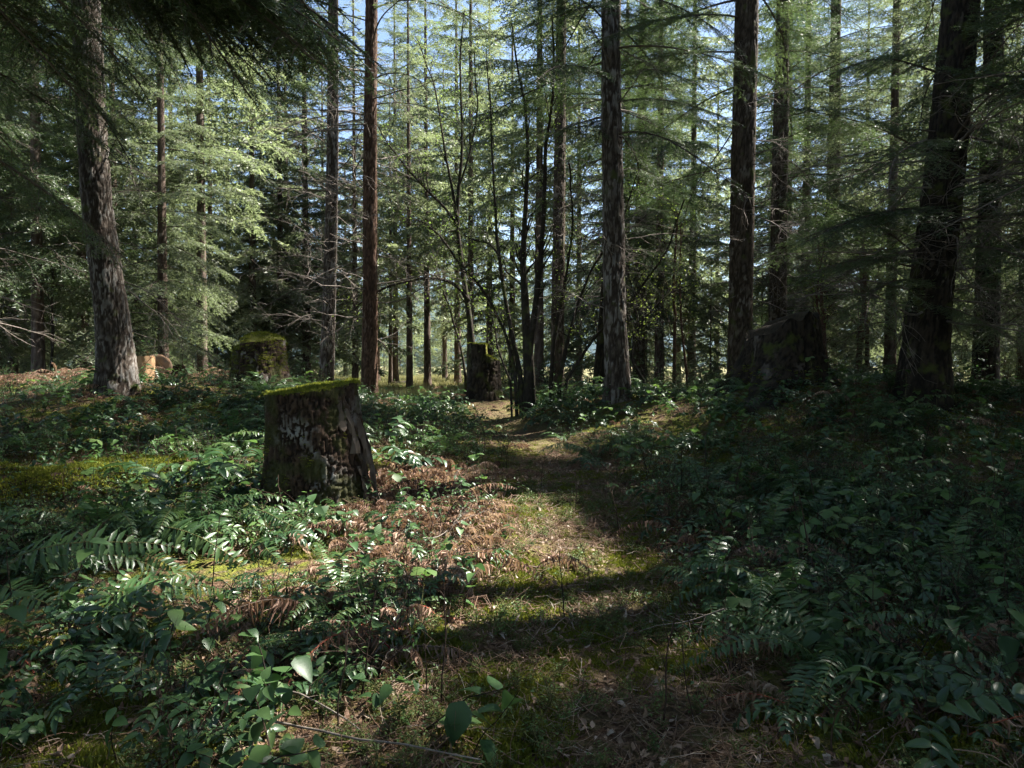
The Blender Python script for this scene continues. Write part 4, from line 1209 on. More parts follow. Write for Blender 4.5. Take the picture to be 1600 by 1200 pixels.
# the stump beside the trail
sx, sy = P(503, 700, 5.1)[:2]
sz = g1(sx, sy) - .02
t_main, topV, sideV = stump('mossy_stump', 'big broken stump with flat moss top beside the trail', sx, sy, sz,   .40, .325, .86, MAT['stump'], 4,
                            topf=lambda a, b: .045 * a + .02 * b, sides=220, rows=130, flare=.1, cell=.03, depth=.03, lean=(-.085, 0), top_mat=MOSSCAP, lobes=4)
moss_on(t_main, moss_points(topV, 700, r5), (.5, 1.3), 1)
k = np.where((sideV[:, 2] < .55) & (fbm(sideV[:, 0] * 5, sideV[:, 2] * 5, 3) > .52))[0]
moss_on(t_main, sideV[r5.choice(k, 420)], (.35, .7), 2)
for i, (a, w, b, h0, h1) in enumerate([(-.75, .022, .03, .55, .90), (-.52, .028, .03, .4, .84), (-.33, .02, .03, .15, .5), (-.12, .03, .03, .3, .80), (.08, .024, .03, .05, .50), (.3, .03, .03, .2, .74), (-.45, .025, .03, 0, .3)]):
    # splinters of heartwood along the broken edge
    n = 9; q = np.linspace(0, 1, n); mb = MB()
    R0 = .405 - .085 * (h0 + (h1 - h0) * q) / .86 - .02 * q * q; ang = a + .04 * np.sin(q * 4 + i)
    ctr = np.stack([R0 * np.cos(ang) - .05 * q + .012 - .085 * (h0 + (h1 - h0) * q) / .86 + .05 * q, R0 * np.sin(ang), h0 + (h1 - h0) * q], -1)
    ww = w * (1 - .75 * q ** 3) * (1 + .25 * np.sin(q * 11 + i)); tt = b * .5 * (1 - .6 * q)
    side = np.array([-math.sin(a), math.cos(a), 0]); outv = np.array([math.cos(a), math.sin(a), 0])
    ring = np.stack([ctr - side * ww[:, None] - outv * tt[:, None], ctr - side * ww[:, None] * .6 + outv * tt[:, None], ctr + side * ww[:, None] * .5 + outv * tt[:, None] * 1.3, ctr + side * ww[:, None] - outv * tt[:, None]], 1)
    ring += r5.normal(0, .008, ring.shape)
    ii = np.arange(n - 1)[:, None] * 4; jj = np.arange(4)[None]; j2 = (jj + 1) % 4
    F = np.stack([ii + jj, ii + j2, ii + j2 + 4, ii + jj + 4], -1).reshape(-1, 4)
    mb.add(ring.reshape(-1, 3), [F, np.array([[(n - 1) * 4, (n - 1) * 4 + 1, (n - 1) * 4 + 2, (n - 1) * 4 + 3]])], 0)
    obj('splinter', mb.mesh('splinter', [MAT['wood']], False), t_main)

# the others
q = P(757, 597, 12.0)
t2, tv, sv = stump('upright_stump', 'dark upright stump with stepped mossy top on a mossy mound', q[0], 12.0, g1(q[0], 12) - .03,   .32, .26, .90, MAT['bark_dark'], 7,  # near-black bark puts the shade of its silhouette into the colour
                   topf=lambda a, b: np.where(a > .15, -.17 - .12 * (a - .15), .02 - .03 * a), flare=.12, top_mat=MOSSCAP)
moss_on(t2, moss_points(tv, 260, r5), (.7, 1.3), 4)
q = P(1222, 590, 9.0)
t3, tv, sv = stump('slanting_stump', 'wide black stump with slanting top against the brown fir', q[0], 9.0, g1(q[0], 9.0) - .34, .62, .42, 1.04, MAT['bark_dark'], 9,
                   topf=lambda a, b: .20 * np.clip(a + .15, -.9, .45) + .05 * np.sin(a * 9 + b * 3), flare=.95, top_mat=DARKTOP, lobes=4)
moss_on(t3, sv[r5.choice(np.where(sv[:, 2] < .5)[0], 500)], (.7, 1.3), 5)
q = P(405, 575, 11.0)
t4, tv, sv = stump('round_stump', 'squat dark stump capped with thick moss behind the flat-topped stump', q[0], 11.0, g1(q[0], 11) - .02, .46, .40, .74, MAT['stump'], 12,
                   topf=lambda a, b: .16 * (1 - a * a - b * b) - .08 * (a < -.45) + .05 * a, flare=.2, top_mat=MOSSCAP)
moss_on(t4, np.concatenate([moss_points(tv, 500, r5), sv[r5.choice(np.where(sv[:, 2] > .25)[0], 350)]]), (.8, 1.5), 6)
for px, py, d, rb, h, lab in [(224, 590, 12.4, .19, .60, 'tan sawn round standing to one side of the leaning fir'), (152, 596, 12.4, .14, .2, 'low sawn round peeping past the leaning fir')]:
    q = P(px, py, d)
    stump('sawn_round', lab, q[0], d, g1(q[0], d) - .04, rb, rb * .97, h, MAT['cutwood'], int(px), flare=.03, sides=48, rows=24, cell=.05, depth=.008, top_mat=MAT['cutwood'])


def log(name, label, A, B, ra, rb, mat, seed, endmat, mossn=0, sides=60, hole=False, lump=.18):
    A = np.array(A); B = np.array(B); L = np.linalg.norm(B - A)
    t = empty(name, A - np.array([0, 0, ra * .9])); tag(t, label, 'log')
    n = max(20, int(L / .03)); q = np.linspace(0, 1, n); th = np.linspace(0, 2 * math.pi, sides, endpoint=False)
    X = norm((B - A)[None])[0]; Y = norm(np.cross(np.array([0, 0, 1.]), X)[None])[0]; Z = np.cross(X, Y)
    TH, Q = np.meshgrid(th, q)
    w = worley(TH / (2 * math.pi) * 14 + (fbm(np.cos(TH) * 2 + seed, Q * L * 4, 3) - .5), Q * L / .16, 14, seed)
    pl = sstep(.03, .3, w)
    rr_ = (ra + (rb - ra) * Q) * (1 + lump * (fbm(np.cos(TH) * 1.5 + seed, Q * L * 2 + np.sin(TH), 3) - .5)) + .015 * (pl - .5)
    C = A[None, None] - t.location + (B - A)[None, None] * Q[..., None]
    V = (C + Y * (rr_ * np.cos(TH))[..., None] + Z * (rr_ * np.sin(TH))[..., None])
    Vf = V.reshape(-1, 3)
    i = np.arange(n - 1)[:, None] * sides; j = np.arange(sides)[None]; j2 = (j + 1) % sides
    F = np.stack([i + j, i + j2, i + j2 + sides, i + j + sides], -1).reshape(-1, 4)
    obj('bark', mk_mesh('bark', Vf, [F], [mat], None, {'tint': pl.ravel()}), t)
    for e, sgn in ((0, -1), (n - 1, 1)):
        rim = V[e]; c = rim.mean(0); rings = [rim, c + (rim - c) * .97 + X * .004 * sgn, c + (rim - c) * .3 + X * (-.06 if hole else .004) * sgn, c[None] + (rim - c) * .05 + X * (-.12 if hole else .004) * sgn]
        Ve = np.concatenate(rings); i = np.arange(3)[:, None] * sides
        Fe = np.stack([i + j, i + j2, i + j2 + sides, i + j + sides], -1).reshape(-1, 4)
        obj('cut_end', mk_mesh('cut_end', Ve, [Fe], [endmat], None, {'tint': np.repeat([1, .97, .3, .05], sides)}), t)
    if mossn:
        up = np.where((Vf - (C.reshape(-1, 3)))[:, 2] > -.15 * ra)[0]
        moss_on(t, Vf[np.random.default_rng(seed).choice(up, mossn)], (.9, 1.7), seed)
    return t


q1 = P(247, 563, 13.6); q2 = P(252, 556, 14.8); q1[2] = g1(q1[0], q1[1]) + .22; q2[2] = g1(q2[0], q2[1]) + .22
log('sawn_log', 'weathered log end with dark knot hole beyond the leaning fir', q1, q2, .25, .22, MAT['bark_far'], 3, MAT['cutend'], 0, 40, True)
q1 = P(280, 558, 14.0); q2 = P(286, 555, 15); q1[2] = g1(q1[0], q1[1]) + .13; q2[2] = g1(q2[0], q2[1]) + .13
log('hollow_log', 'small dark hollow log end near the bare fir trunk', q1, q2, .16, .16, MAT['wood'], 6, DARKTOP, 0, 32, True)
q1 = P(-60, 775, 4.6); q2 = P(275, 735, 5.6)
log('mossy_log', 'long fallen log wholly covered in moss among the ferns', q1 - np.array([0, 0, .05]), q2 - np.array([0, 0, .03]), .19, .14, MAT['stump'], 8, MOSSCAP, 2000, lump=1.1)
q1 = P(612, 598, 33); q2 = P(620, 597, 33.3)
log('short_log', 'short dark log lying at the thin meadow fir', (q1[0], 33, g1(q1[0], 33) + .12), (q1[0] + .7, 33.3, g1(q1[0], 33) + .2), .12, .1, MAT['bark_dark'], 8, DARKTOP, 0, 16)


# ------------------------------------------------------------------ undergrowth
r6 = np.random.default_rng(99)


def spots(n, ymin, ymax, side_fn, xlim=.80):
    """n random points in the view wedge, kept with probability side_fn(x, y)"""
    out = []
    while sum(len(o) for o in out) < n:
        y = np.sqrt(r6.uniform(ymin ** 2, ymax ** 2, 4000)); x = r6.uniform(-1, 1, 4000) * (xlim * y + .4)
        keep = r6.random(4000) < side_fn(x, y)
        p = np.stack([x, y], -1)[keep]
        out.append(p)
    return np.concatenate(out)[:n]


def off_path(x, y, w0=.55, w1=1.0):
    dx = np.abs(x - path_x(y)); k = np.interp(y, [2, 4.5, 7, 12], [1.05, .7, .3, .12]) * np.where(x > path_x(y), .4, 1)
    sunny_bracken = (x < -4.9) & (y > 10.9) & (y < 16) & (x > -.78 * y)
    heap = ((x + .66) / .5) ** 2 + ((y - 4.7) / 1.7) ** 2 < 1
    return sstep(0, 1, (dx - w0 * k) / (w1 - w0)) * np.where(sunny_bracken, .08, 1) * np.where(heap, .3, 1)


def clear_of_things(x, y):
    k = np.ones_like(x, bool)
    for cx, cy_, rr_ in ((sx, sy, .42), (-1.8, 3.45, .42), (-1.3, 3.6, .25), (-2.2, 2.8, .3), (P(1222, 590, 9.0)[0], 9.0, .55), (P(757, 597, 12.0)[0], 12, .35), (P(405, 575, 11)[0], 11, .45)):
        k &= np.hypot(x - cx, y - cy_) > rr_
    # along the sight line to the stump the plants stay low
    return k


patch = lambda x, y, s, o: fbm(x * s + o, y * s + o * 2, 3)
f_left = lambda x, y: off_path(x, y, .6, 1.2) * (x < path_x(y)) * clear_of_things(x, y)
f_right = lambda x, y: off_path(x, y, .55, 1.1) * (x > path_x(y)) * clear_of_things(x, y)


LANDMARKS = [('flat-topped mossy stump', sx, sy), ('long moss-covered log', -3.0, 5.0), ('leaning pale-barked fir', -5.2, 9.0), ('squat moss-capped stump', -4.1, 11.0), ('slim grey fir', -3.8, 14.0),
             ('red-barked fir', -2.6, 12.5), ('upright stump', -.48, 12.0), ('many-stemmed maple', .3, 10.8), ('lichen-flecked grey fir', 1.55, 10.0), ('straight brown fir', 3.5, 10.5), ('black slanting stump', 3.56, 9.0),
             ('thickest fir', 4.8, 8.0), ('second dark fir', 8.6, 12.5), ('sunlit dead bracken bank', -8.6, 13.6), ('narrow bend of the trail', .45, 7.2), ('sunlit middle of the trail', .55, 4.6), ('trail start', .4, 2.2),
             ('broad-leaved shoot close to the camera', -.5, 1.9), ('arching fern by the log', -2.1, 3.7), ('bank corner beside the trail', 2.2, 3.2), ('ferny slope under the thickest fir', 3.6, 5.6)]


def zone_label(kind, x, y, s01=None):
    size = '' if s01 is None else ('small ' if s01 < .33 else 'mid-sized ' if s01 < .67 else 'large ')
    k = min(LANDMARKS, key=lambda m: (m[1] - x) ** 2 + (m[2] - y) ** 2)
    dx, dy = x - k[1], y - k[2]
    rel = 'beside' if math.hypot(dx, dy) < .55 else ('in front of' if dy < 0 else 'behind') if abs(dy) > abs(dx) else ('to the left of' if dx < 0 else 'to the right of')
    lab = f'{size}{kind} {rel} the {k[0]}'
    return lab, f'{size}{kind} plants {rel} the {k[0]}'


REST = []   # what is left over after the 300 largest of each kind: (template, position, rotation, scale)


def plant_kind(name, kind, cat, P2, tmpl, scl, parts=None, n_parts=0, tilt=.15, zoff=-.01, lim=230):
    """P2 (n,2) points; nearest ones as things (with parts when parts given), the rest into the common undergrowth"""
    d = np.hypot(P2[:, 0], P2[:, 1]); P2 = P2[np.argsort(d)]
    z = gz(P2[:, 0], P2[:, 1])
    for i, (x, y) in enumerate(P2):
        v = int(r6.integers(len(tmpl))); s = float(r6.uniform(*scl)); e = (float(r6.normal(0, tilt)), float(r6.normal(0, tilt)), float(r6.uniform(0, 6.283)))
        loc = (float(x), float(y), float(z[i] + zoff))
        if i >= lim:
            REST.append((tmpl[v], loc, e, s)); continue
        lab, grp = zone_label(kind, x, y, (s - scl[0]) / (scl[1] - scl[0]))
        if parts and i < n_parts:
            t = empty(name, loc); t.rotation_euler = e; t.scale = (s, s, s)
            for nm, me, M in parts(v):
                if nm == 'compound_leaf' and i < 14: leafed(nm, GRAPE_SPLIT[GRAPE_LEAF.index(me)], t, M)
                else: obj(nm, me, t, M=M)
        else:
            t = obj(name, tmpl[v], None, loc); t.rotation_euler = e; t.scale = (s, s, s)
        tag(t, lab, cat, grp)


both = lambda a, b: (lambda x, y: a * f_left(x, y) + b * f_right(x, y))
fern_pts = spots(95, 2.3, 11, lambda x, y: both(.5, .45)(x, y) * sstep(.38, .6, patch(x, y, .8, 3)))
grape_pts = spots(950, 1.9, 12.5, lambda x, y: both(1, .75)(x, y) * sstep(.30, .6, patch(x, y, .7, 11)))
salal_pts = spots(1200, 1.8, 13.5, lambda x, y: both(1, .7)(x, y) * sstep(.30, .58, patch(x, y, .8, 23)))
young_pts = spots(480, 2.2, 12, lambda x, y: both(.25, 1)(x, y) * sstep(.35, .6, patch(x, y, .9, 31)))
huck_pts = spots(800, 2.4, 15, lambda x, y: both(1, .8)(x, y) * sstep(.3, .6, patch(x, y, .6, 41)))


def f_dead(x, y):
    near = np.exp(-((x + .65) ** 2 / .2 + (y - 4.6) ** 2 / 2.6)) * 1.6 + .5 * np.exp(-((x + .3) ** 2 / .12 + (y - 3.4) ** 2 / .6))
    right = .35 * f_right(x, y) * sstep(.4, .6, patch(x, y, .8, 53))
    left = .16 * f_left(x, y) * sstep(.4, .6, patch(x, y, .9, 61)) + 1.0 * (x < -4.3) * (y > 10.5) + .5 * (x > -3.2) * (x < -1) * (y > 11)
    return np.clip(near + right + left, 0, 1) * clear_of_things(x, y)


dead_pts = np.concatenate([spots(1150, 2.3, 16, f_dead), spots(110, 2.6, 7, lambda x, y: (((x + .66) / .45) ** 2 + ((y - 4.7) / 1.9) ** 2 < 1) * clear_of_things(x, y)), spots(60, 1.9, 4.6, lambda x, y: f_right(x, y)), spots(30, 2, 4.2, lambda x, y: f_left(x, y))])
fern_pts = np.concatenate([fern_pts, spots(16, 2.2, 5.2, lambda x, y: f_right(x, y)), spots(8, 2.2, 4.5, lambda x, y: f_left(x, y))])
grape_pts = np.concatenate([grape_pts, spots(75, 1.8, 4.6, lambda x, y: f_right(x, y)), spots(40, 1.8, 4.2, lambda x, y: f_left(x, y))])
salal_pts = np.concatenate([salal_pts, spots(45, 1.8, 4.6, lambda x, y: f_right(x, y)), spots(60, 1.7, 4.2, lambda x, y: f_left(x, y))])
huck_pts = np.concatenate([huck_pts, spots(50, 1.9, 4.6, lambda x, y: f_right(x, y)), spots(40, 1.8, 4.2, lambda x, y: f_left(x, y))])
plant_kind('sword_fern', 'green sword fern', 'fern', fern_pts, FERN_ONE, (.45, 1.0), lambda v: [('frond', FROND[k], M) for k, M in FERN_L[v]], 36, .08)
plant_kind('oregon_grape', 'glossy compound-leaved shrub', 'shrub', grape_pts, GRAPE_ONE, (.42, .95), lambda v: [('compound_leaf', GRAPE_LEAF[k], M) for k, M in GRAPE_L[v]], 70, .2, .0)
plant_kind('salal_shoot', 'oval-leaved shoot', 'shrub', salal_pts, SALAL_ONE, (.4, 1.05), lambda v: [('stem', SALAL[v][0], Matrix.Identity(4))] + [('leaf', LEAF_SALAL[k], M) for k, M in SALAL[v][1]], 55, .3, -.02)
plant_kind('leafy_seedling', 'three-leaved seedling', 'plant', young_pts, YOUNG_ONE, (.7, 1.3), lambda v: [('stem', YOUNG[v][0], Matrix.Identity(4))] + [('leaf', LEAF_YOUNG, M) for k, M in YOUNG[v][1]], 40, .15)
plant_kind('huckleberry_bush', 'small-leaved bush', 'shrub', huck_pts, HUCK_ONE, (.6, 1.2), None, 0, .15)
plant_kind('withered_bracken', 'withered brown bracken', 'fern', dead_pts, DEADF_ONE, (.5, 1.2), lambda v: [('dead_frond', FROND_DEAD[k], M) for k, M in DEADF_L[v]], 40, .25, .02)


bush_pts = spots(230, 11.5, 24, lambda x, y: 1.0 * (np.abs(x - path_x(y) + .6) > 1.5 + .04 * y) * off_path(x, y))
plant_kind('leafy_bush', 'taller leafy bush', 'shrub', bush_pts, HUCK_ONE, (1.5, 3.0), None, 0, .1)
# the ferns and leaves that stand out in the photograph
def hero(name, label, cat, px, py, d, parts, s=1.0, rz=0.0, tilt=(0, 0), hz=None):
    q = P(px, py, d); z = g1(q[0], d) if hz is None else hz
    t = empty(name, (q[0], d, z)); t.rotation_euler = (tilt[0], tilt[1], rz); t.scale = (s, s, s); tag(t, label, cat)
    for nm, me, M in parts:
        if nm == 'frond': leafed(nm, FROND_SPLIT[FROND.index(me)], t, M)
        elif nm == 'compound_leaf' and d < 5.3: leafed(nm, GRAPE_SPLIT[GRAPE_LEAF.index(me)], t, M)
        else: obj(nm, me, t, M=M)
    return t


hero('sword_fern', 'long arching fern before the mossy log and flat-topped stump', 'fern', 200, 850, 3.9,
     [('frond', FROND[2], ME((0, 0, .10), .85, .30, .02, 1.18)), ('frond', FROND[0], ME((0, 0, .03), .7, .35, -.45, .95)), ('frond', FROND[4], ME((0, 0, 0), .5, .2, .5, .9)), ('frond', FROND[1], ME((0, 0, 0), -.5, .3, 2.7, .9)),
      ('frond', FROND[3], ME((0, 0, 0), .2, .3, -2.2, .9)), ('frond', FROND[5], ME((0, 0, 0), 0, .1, 1.4, .9))])
hero('sword_fern', 'fern with one pale sunlit frond against the flat-topped stump', 'fern', 400, 830, 4.05,
     [('frond', FROND[0], ME((0, 0, .22), .9, .55, -.1, .72)), ('frond', FROND[3], ME((0, 0, .02), .6, .3, .9, .8)), ('frond', FROND[1], ME((0, 0, .02), .5, .3, -1.0, .8))])
hero('sword_fern', 'fern with broad dark frond at the moss log end', 'fern', 0, 880, 3.2,
     [('frond', FROND[1], ME((0, 0, .12), .75, .15, .05, 1.25)), ('frond', FROND[2], ME((0, 0, .0), .5, .25, .7, 1.0)), ('frond', FROND[4], ME((0, 0, 0), .6, .3, -.6, 1.0))])
hero('sword_fern', 'fern drooping over dark leaf litter below the arching fern', 'fern', 130, 960, 2.9,
     [('frond', FROND[4], ME((0, 0, .08), .7, .2, .1, .9)), ('frond', FROND[5], ME((0, 0, .0), .6, .2, -.5, .9)), ('frond', FROND[0], ME((0, 0, 0), .3, .2, 1.1, .9))])
hero('sword_fern', 'upright pale fern frond showing over the flat moss top', 'fern', 480, 640, 6.4, [('frond', FROND[5], ME((0, 0, .0), 0, -.3, -1.4, 1.3)), ('frond', FROND[1], ME((0, 0, .0), .5, 0, .4, 1.1)), ('frond', FROND[0], ME((0, 0, .0), -.5, 0, 2.8, 1.0))])
for i, (px, py, d, s, rz) in enumerate([(655, 1165, 1.98, 1.3, .4), (735, 1195, 1.88, 1.25, 2.2), (425, 1130, 2.15, .95, 1.1), (610, 1170, 2.0, .8, 3.4)]):
    st, L = SALAL[(i * 3) % 4]
    hero('salal_shoot', ['broad-leaved shoot with large heart-shaped leaves close to the camera', 'low shoot with large leaves cut by the picture edge', 'shoot with pale oval leaves on sunlit moss', 'shoot with narrow leaf over dry twigs'][i], 'shrub', px, py, d,
         [('stem', st, ME(s=.6))] + [('leaf', LEAF_SALAL[k], ME(s=.6) @ M @ Matrix.Scale(1.75, 4)) for k, M in L[::2]], s, rz, (.35, 0))
for i, (px, py, d) in enumerate([(320, 660, 5.4), (290, 700, 5.2), (350, 720, 4.9), (270, 760, 4.6), (380, 690, 5.3), (620, 690, 6.0), (600, 660, 6.3)]):
    hero('oregon_grape', ['glossy long-leaved shrub standing tallest behind the moss log end', 'glossy long-leaved shrub over the moss log end', 'glossy long-leaved shrub just left of the flat-topped stump', 'glossy long-leaved shrub lowest by the moss log', 'glossy long-leaved shrub touching the flat-topped stump', 'pale glossy shrub just right of the flat-topped stump', 'pale glossy shrub behind the splintered stump edge'][i], 'shrub', px, py, d, [('compound_leaf', GRAPE_LEAF[k], M) for k, M in GRAPE_L[i % 4]], 1.5, i * 1.3)

# bare dark upright stems and fallen sticks
STEMS = []
for i in range(4):
    r = np.random.default_rng(600 + i); st = crooked((0, 0, -.03), (r.normal(0, .15), r.normal(0, .15), 1), .5, 9, .07, 0, r); mb = MB()
    mb.add(*tubes(st[None], np.linspace(.0042, .0022, 9)[None], 5), 0)
    for j in range(3):
        k = int(r.integers(4, 8)); b = crooked(st[k], (r.normal(0, .5), r.normal(0, .5), .7), .09, 4, .2, 0, r); mb.add(*tubes(b[None], np.linspace(.002, .001, 4)[None], 4), 0)
    STEMS.append(mb.mesh('bare_stem', [MAT['stem']]))
for i, (px, py, d) in enumerate([(925, 905, 3.4), (885, 965, 2.9), (1040, 1080, 2.15), (1090, 1075, 2.15), (1132, 910, 3.3), (665, 1085, 2.2), (525, 1130, 2.0), (560, 1090, 2.2), (845, 760, 5.6), (790, 730, 6.4), (1010, 800, 4.6), (900, 800, 5.0), (970, 830, 4.4), (1300, 900, 3.5), (1240, 830, 4.2), (730, 830, 4.3)]):
    q = P(px, py, d)
    o = obj('bare_stem', STEMS[i % 4], None, (q[0], d, g1(q[0], d))); o.rotation_euler = (0, 0, i * 2.1); s = .55 + .35 * ((i * 7) % 5) / 5; o.scale = (s, s, s)
    tag(o, 'thin bare dark stem standing upright beside the trail', 'stem', 'bare stems along the trail')
for i in range(44):
    y = float(r6.uniform(2.0, 6.5)); x = float(path_x(y) + r6.choice([-1, 1, 1]) * r6.uniform(.5, 3.0))
    if abs(x) > .74 * y: continue
    o = obj('bare_stem', STEMS[i % 4], None, (x, y, g1(x, y))); o.rotation_euler = (0, 0, i * 2.1); s = float(r6.uniform(.5, 1.1)); o.scale = (s, s, s)
    tag(o, *((zone_label('bare dark stem', x, y)[0], 'stem', zone_label('bare dark stem', x, y)[1])))
for i in range(46):
    y = float(r6.uniform(1.8, 6)); x = float(path_x(y) + r6.normal(-.1, 1.0)); L = float(r6.uniform(.2, .6))
    o = obj('fallen_stick', DEAD[i % 5], None, (x, y, g1(x, y) + .03)); o.rotation_euler = (r6.uniform(-.3, .3), r6.normal(.1, .06), r6.uniform(0, 6.28)); s = L / 1.6; o.scale = (s, s, s * .3)
    tag(o, 'dry fallen stick lying on the moss by the trail', 'stick', 'fallen sticks on the forest floor')
for i, (px, py, d, rz, L) in enumerate([(355, 1065, 2.3, -.6, .75), (380, 1125, 2.05, -.45, .8), (1210, 1010, 2.6, .5, .3), (1230, 930, 3.2, -1.0, .45)]):
    q = P(px, py, d); st = crooked((0, 0, 0), (1, 0, .05), L, 12, .05, .1, np.random.default_rng(700 + i))
    V, F = tubes(st[None], np.linspace(.0042, .002, 12)[None], 7)
    o = obj('fallen_branch', mk_mesh('fallen_branch', V, [F], [MAT['deadwood']], None, {'tint': np.full(len(V), .5)}), None, (q[0], d, g1(q[0], d) + .045)); o.rotation_euler = (0, .03, rz)
    tag(o, ['pale slanting branch over sunlit moss beside oval-leaved shoot', 'long thick branch lying below the slanting branch', 'short tan branch lying at the bank foot', 'tan leaning branch at the shaded bank edge'][i], 'branch')
for i, (px, py, d) in enumerate([(640, 800, 4.6), (600, 960, 2.9), (560, 930, 3.1), (700, 760, 5.2), (620, 1010, 2.6), (1330, 890, 3.6), (1450, 880, 3.8), (1250, 850, 4.0), (1400, 800, 4.6), (1500, 940, 3.2), (1150, 970, 2.8),
                                 (620, 900, 3.4), (660, 860, 3.8), (590, 880, 3.6), (700, 900, 3.5), (640, 940, 3.1), (680, 800, 4.5), (720, 720, 5.9), (610, 830, 4.1), (560, 990, 2.8), (1380, 860, 3.9), (1300, 930, 3.3), (1460, 800, 4.5)]):
    q = P(px, py, d); o = obj('dead_conifer_spray', DEAD[i % 5], None, (q[0], d, g1(q[0], d) + .12)); o.rotation_euler = (i * .9, .35, i * 1.9 + 3); o.scale = (.32, .32, .32)
    tag(o, 'pale dry conifer spray caught in the low plants', 'branch', 'dry conifer sprays in the undergrowth')

# ------------------------------------------------------------------ what nobody could count
if REST:
    tm = []
    for m, *_ in REST:
        if m not in tm: tm.append(m)
    scatter_object('undergrowth', [a[1] for a in REST], [a[2] for a in REST], [a[3] for a in REST], [tm.index(a[0]) for a in REST], tm, None, None, 'stuff', 'low green undergrowth covering the banks on both sides', None)


def mossy(x, y): return fbm(x * 1.9 + 13, y * 1.9 + 4, 4)


mp = spots(42000, 1.6, 9, lambda x, y: sstep(.42, .52, mossy(x, y)) * (.6 + .4 * sstep(.1, .45, np.abs(x - path_x(y)))) * clear_of_things(x, y) * sstep(9, 3, y))
mr = np.stack([r6.normal(0, .2, len(mp)), r6.normal(0, .2, len(mp)), r6.uniform(0, 6.28, len(mp))], -1)
scatter_object('moss', np.column_stack([mp, gz(mp[:, 0], mp[:, 1])]), mr, r6.uniform(.5, 1.0, len(mp)) * (.5 + 1.6 * fbm(mp[:, 0] * 7, mp[:, 1] * 7, 2)), r6.integers(0, 3, len(mp)), TUFT, None, None, 'stuff', 'yellow-green moss carpeting the ground along the trail')

LIT = []
for i in range(5):
    r = np.random.default_rng(800 + i); Vt, Ft = leaf(4, ovate, r.uniform(-.4, .7), r.uniform(-.8, .8)); Vt = Vt * np.array([.038, .021, .034]); Vt[:, 2] += .008 + r.normal(0, .002, len(Vt))
    LIT.append(mk_mesh('dead_leaf', Vt, [Ft], [MAT['litter']], None, {'tint': np.full(len(Vt), r.random())}))
for i in range(3):
    r = np.random.default_rng(820 + i); mb = MB()
    for j in range(9):
        st = crooked((*r.normal(0, .05, 2), .008), (*r.normal(0, 1, 2), r.normal(0, .12)), r.uniform(.03, .13), 4, .15, 0, r)
        mb.add(*tubes(st[None], np.full((1, 4), r.uniform(.0007, .002)), 3), 0, r.random())
    LIT.append(mb.mesh('twiglets', [MAT['litter']]))
lp = spots(30000, 1.6, 9, lambda x, y: (.4 + .6 * sstep(.55, .42, mossy(x, y))) * sstep(10, 3, y) * clear_of_things(x, y))
lr = np.stack([r6.normal(0, .35, len(lp)), r6.normal(0, .35, len(lp)), r6.uniform(0, 6.28, len(lp))], -1)
scatter_object('leaf_litter', np.column_stack([lp, gz(lp[:, 0], lp[:, 1]) + .004]), lr, r6.uniform(.4, 1.1, len(lp)), r6.choice(8, len(lp), p=[.12, .12, .12, .12, .12, .14, .13, .13]), LIT, None, None, 'stuff', 'brown dead leaves and twigs littering the trail')

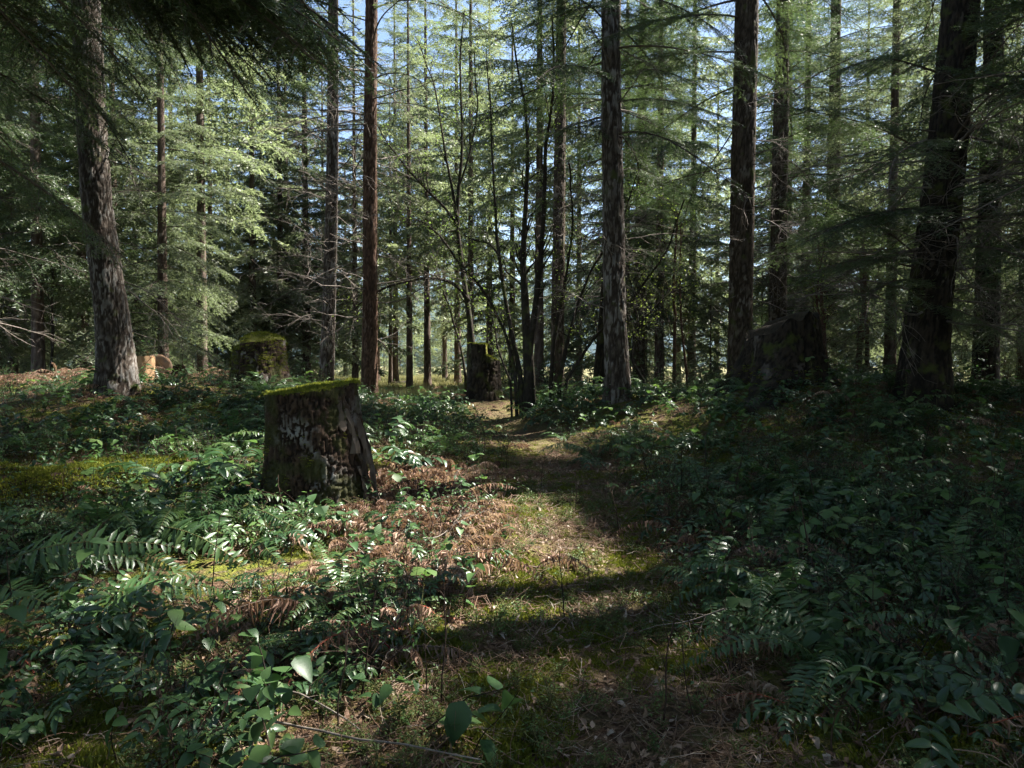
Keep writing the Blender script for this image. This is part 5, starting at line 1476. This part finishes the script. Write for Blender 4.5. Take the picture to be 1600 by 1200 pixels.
# tiny leafy sprouts coming up through the moss
SPR = [twiggy_shrub(380 + i, .085, 34, .013).mesh('sprout', [MAT['rachis'], MAT['young']]) for i in range(3)]
sp_ = spots(3200, 1.7, 8, lambda x, y: (.3 + .7 * sstep(.45, .55, patch(x, y, 1.6, 71))) * sstep(9, 3, y) * clear_of_things(x, y))
scatter_object('ground_cover', np.column_stack([sp_, gz(sp_[:, 0], sp_[:, 1])]), np.stack([r6.normal(0, .2, len(sp_)), r6.normal(0, .2, len(sp_)), r6.uniform(0, 6.28, len(sp_))], -1), r6.uniform(.4, 1.2, len(sp_)), r6.integers(0, 3, len(sp_)), SPR, None, None, 'stuff', 'tiny leafy sprouts coming up through the moss')
# meadow grass
GR = []
for i in range(2):
    r = np.random.default_rng(900 + i); n = 40; a = r.uniform(0, 6.28, n); d_ = .18 * np.sqrt(r.random(n)); p = np.stack([d_ * np.cos(a), d_ * np.sin(a), 0 * a], -1)
    up = norm(np.array([0, 0, 1]) + r.normal(0, .3, (n, 3))); s = norm(np.cross(up, r.normal(0, 1, (n, 3)))) * .008
    V = np.stack([p - s, p + s, p + up * r.uniform(.12, .3, n)[:, None]], 1).reshape(-1, 3)
    GR.append(mk_mesh('grass_tuft', V, [np.arange(3 * n).reshape(-1, 3)], [MAT['meadow']], None, {'tint': np.repeat(r.random(n), 3)}, False))
gp = spots(6000, 16, 60, lambda x, y: (np.abs(x - path_x(y)) < 9) * 1.0)
scatter_object('grass', np.column_stack([gp, gz(gp[:, 0], gp[:, 1])]), np.stack([gp[:, 0] * 0, gp[:, 0] * 0, r6.uniform(0, 6.28, len(gp))], -1), r6.uniform(.6, 1.3, len(gp)), r6.integers(0, 2, len(gp)), GR, None, None, 'stuff', 'pale short grass of the sunlit meadow')


# ------------------------------------------------------------------ the air between the far trees
def make_haze():
    x0, x1, y0, y1, z0, z1 = -620, 620, -610, 620, -4, 110
    V = np.array([(x, y, z) for z in (z0, z1) for y in (y0, y1) for x in (x0, x1)], float)
    F = np.array([(0, 2, 3, 1), (4, 5, 7, 6), (0, 1, 5, 4), (2, 6, 7, 3), (0, 4, 6, 2), (1, 3, 7, 5)])
    m, nt, out = nodes('haze')
    pv = N(nt, 'ShaderNodeVolumePrincipled')
    pv.inputs['Color'].default_value = (.80, .88, 1.0, 1); pv.inputs['Density'].default_value = HAZE; pv.inputs['Anisotropy'].default_value = .2
    nt.links.new(pv.outputs[0], out.inputs['Volume'])
    tag(obj('haze', mk_mesh('haze', V, [F], [m], None, None, False)), 'pale blue air softening the far trees', None, None, 'stuff')


HAZE = .0001
make_haze()
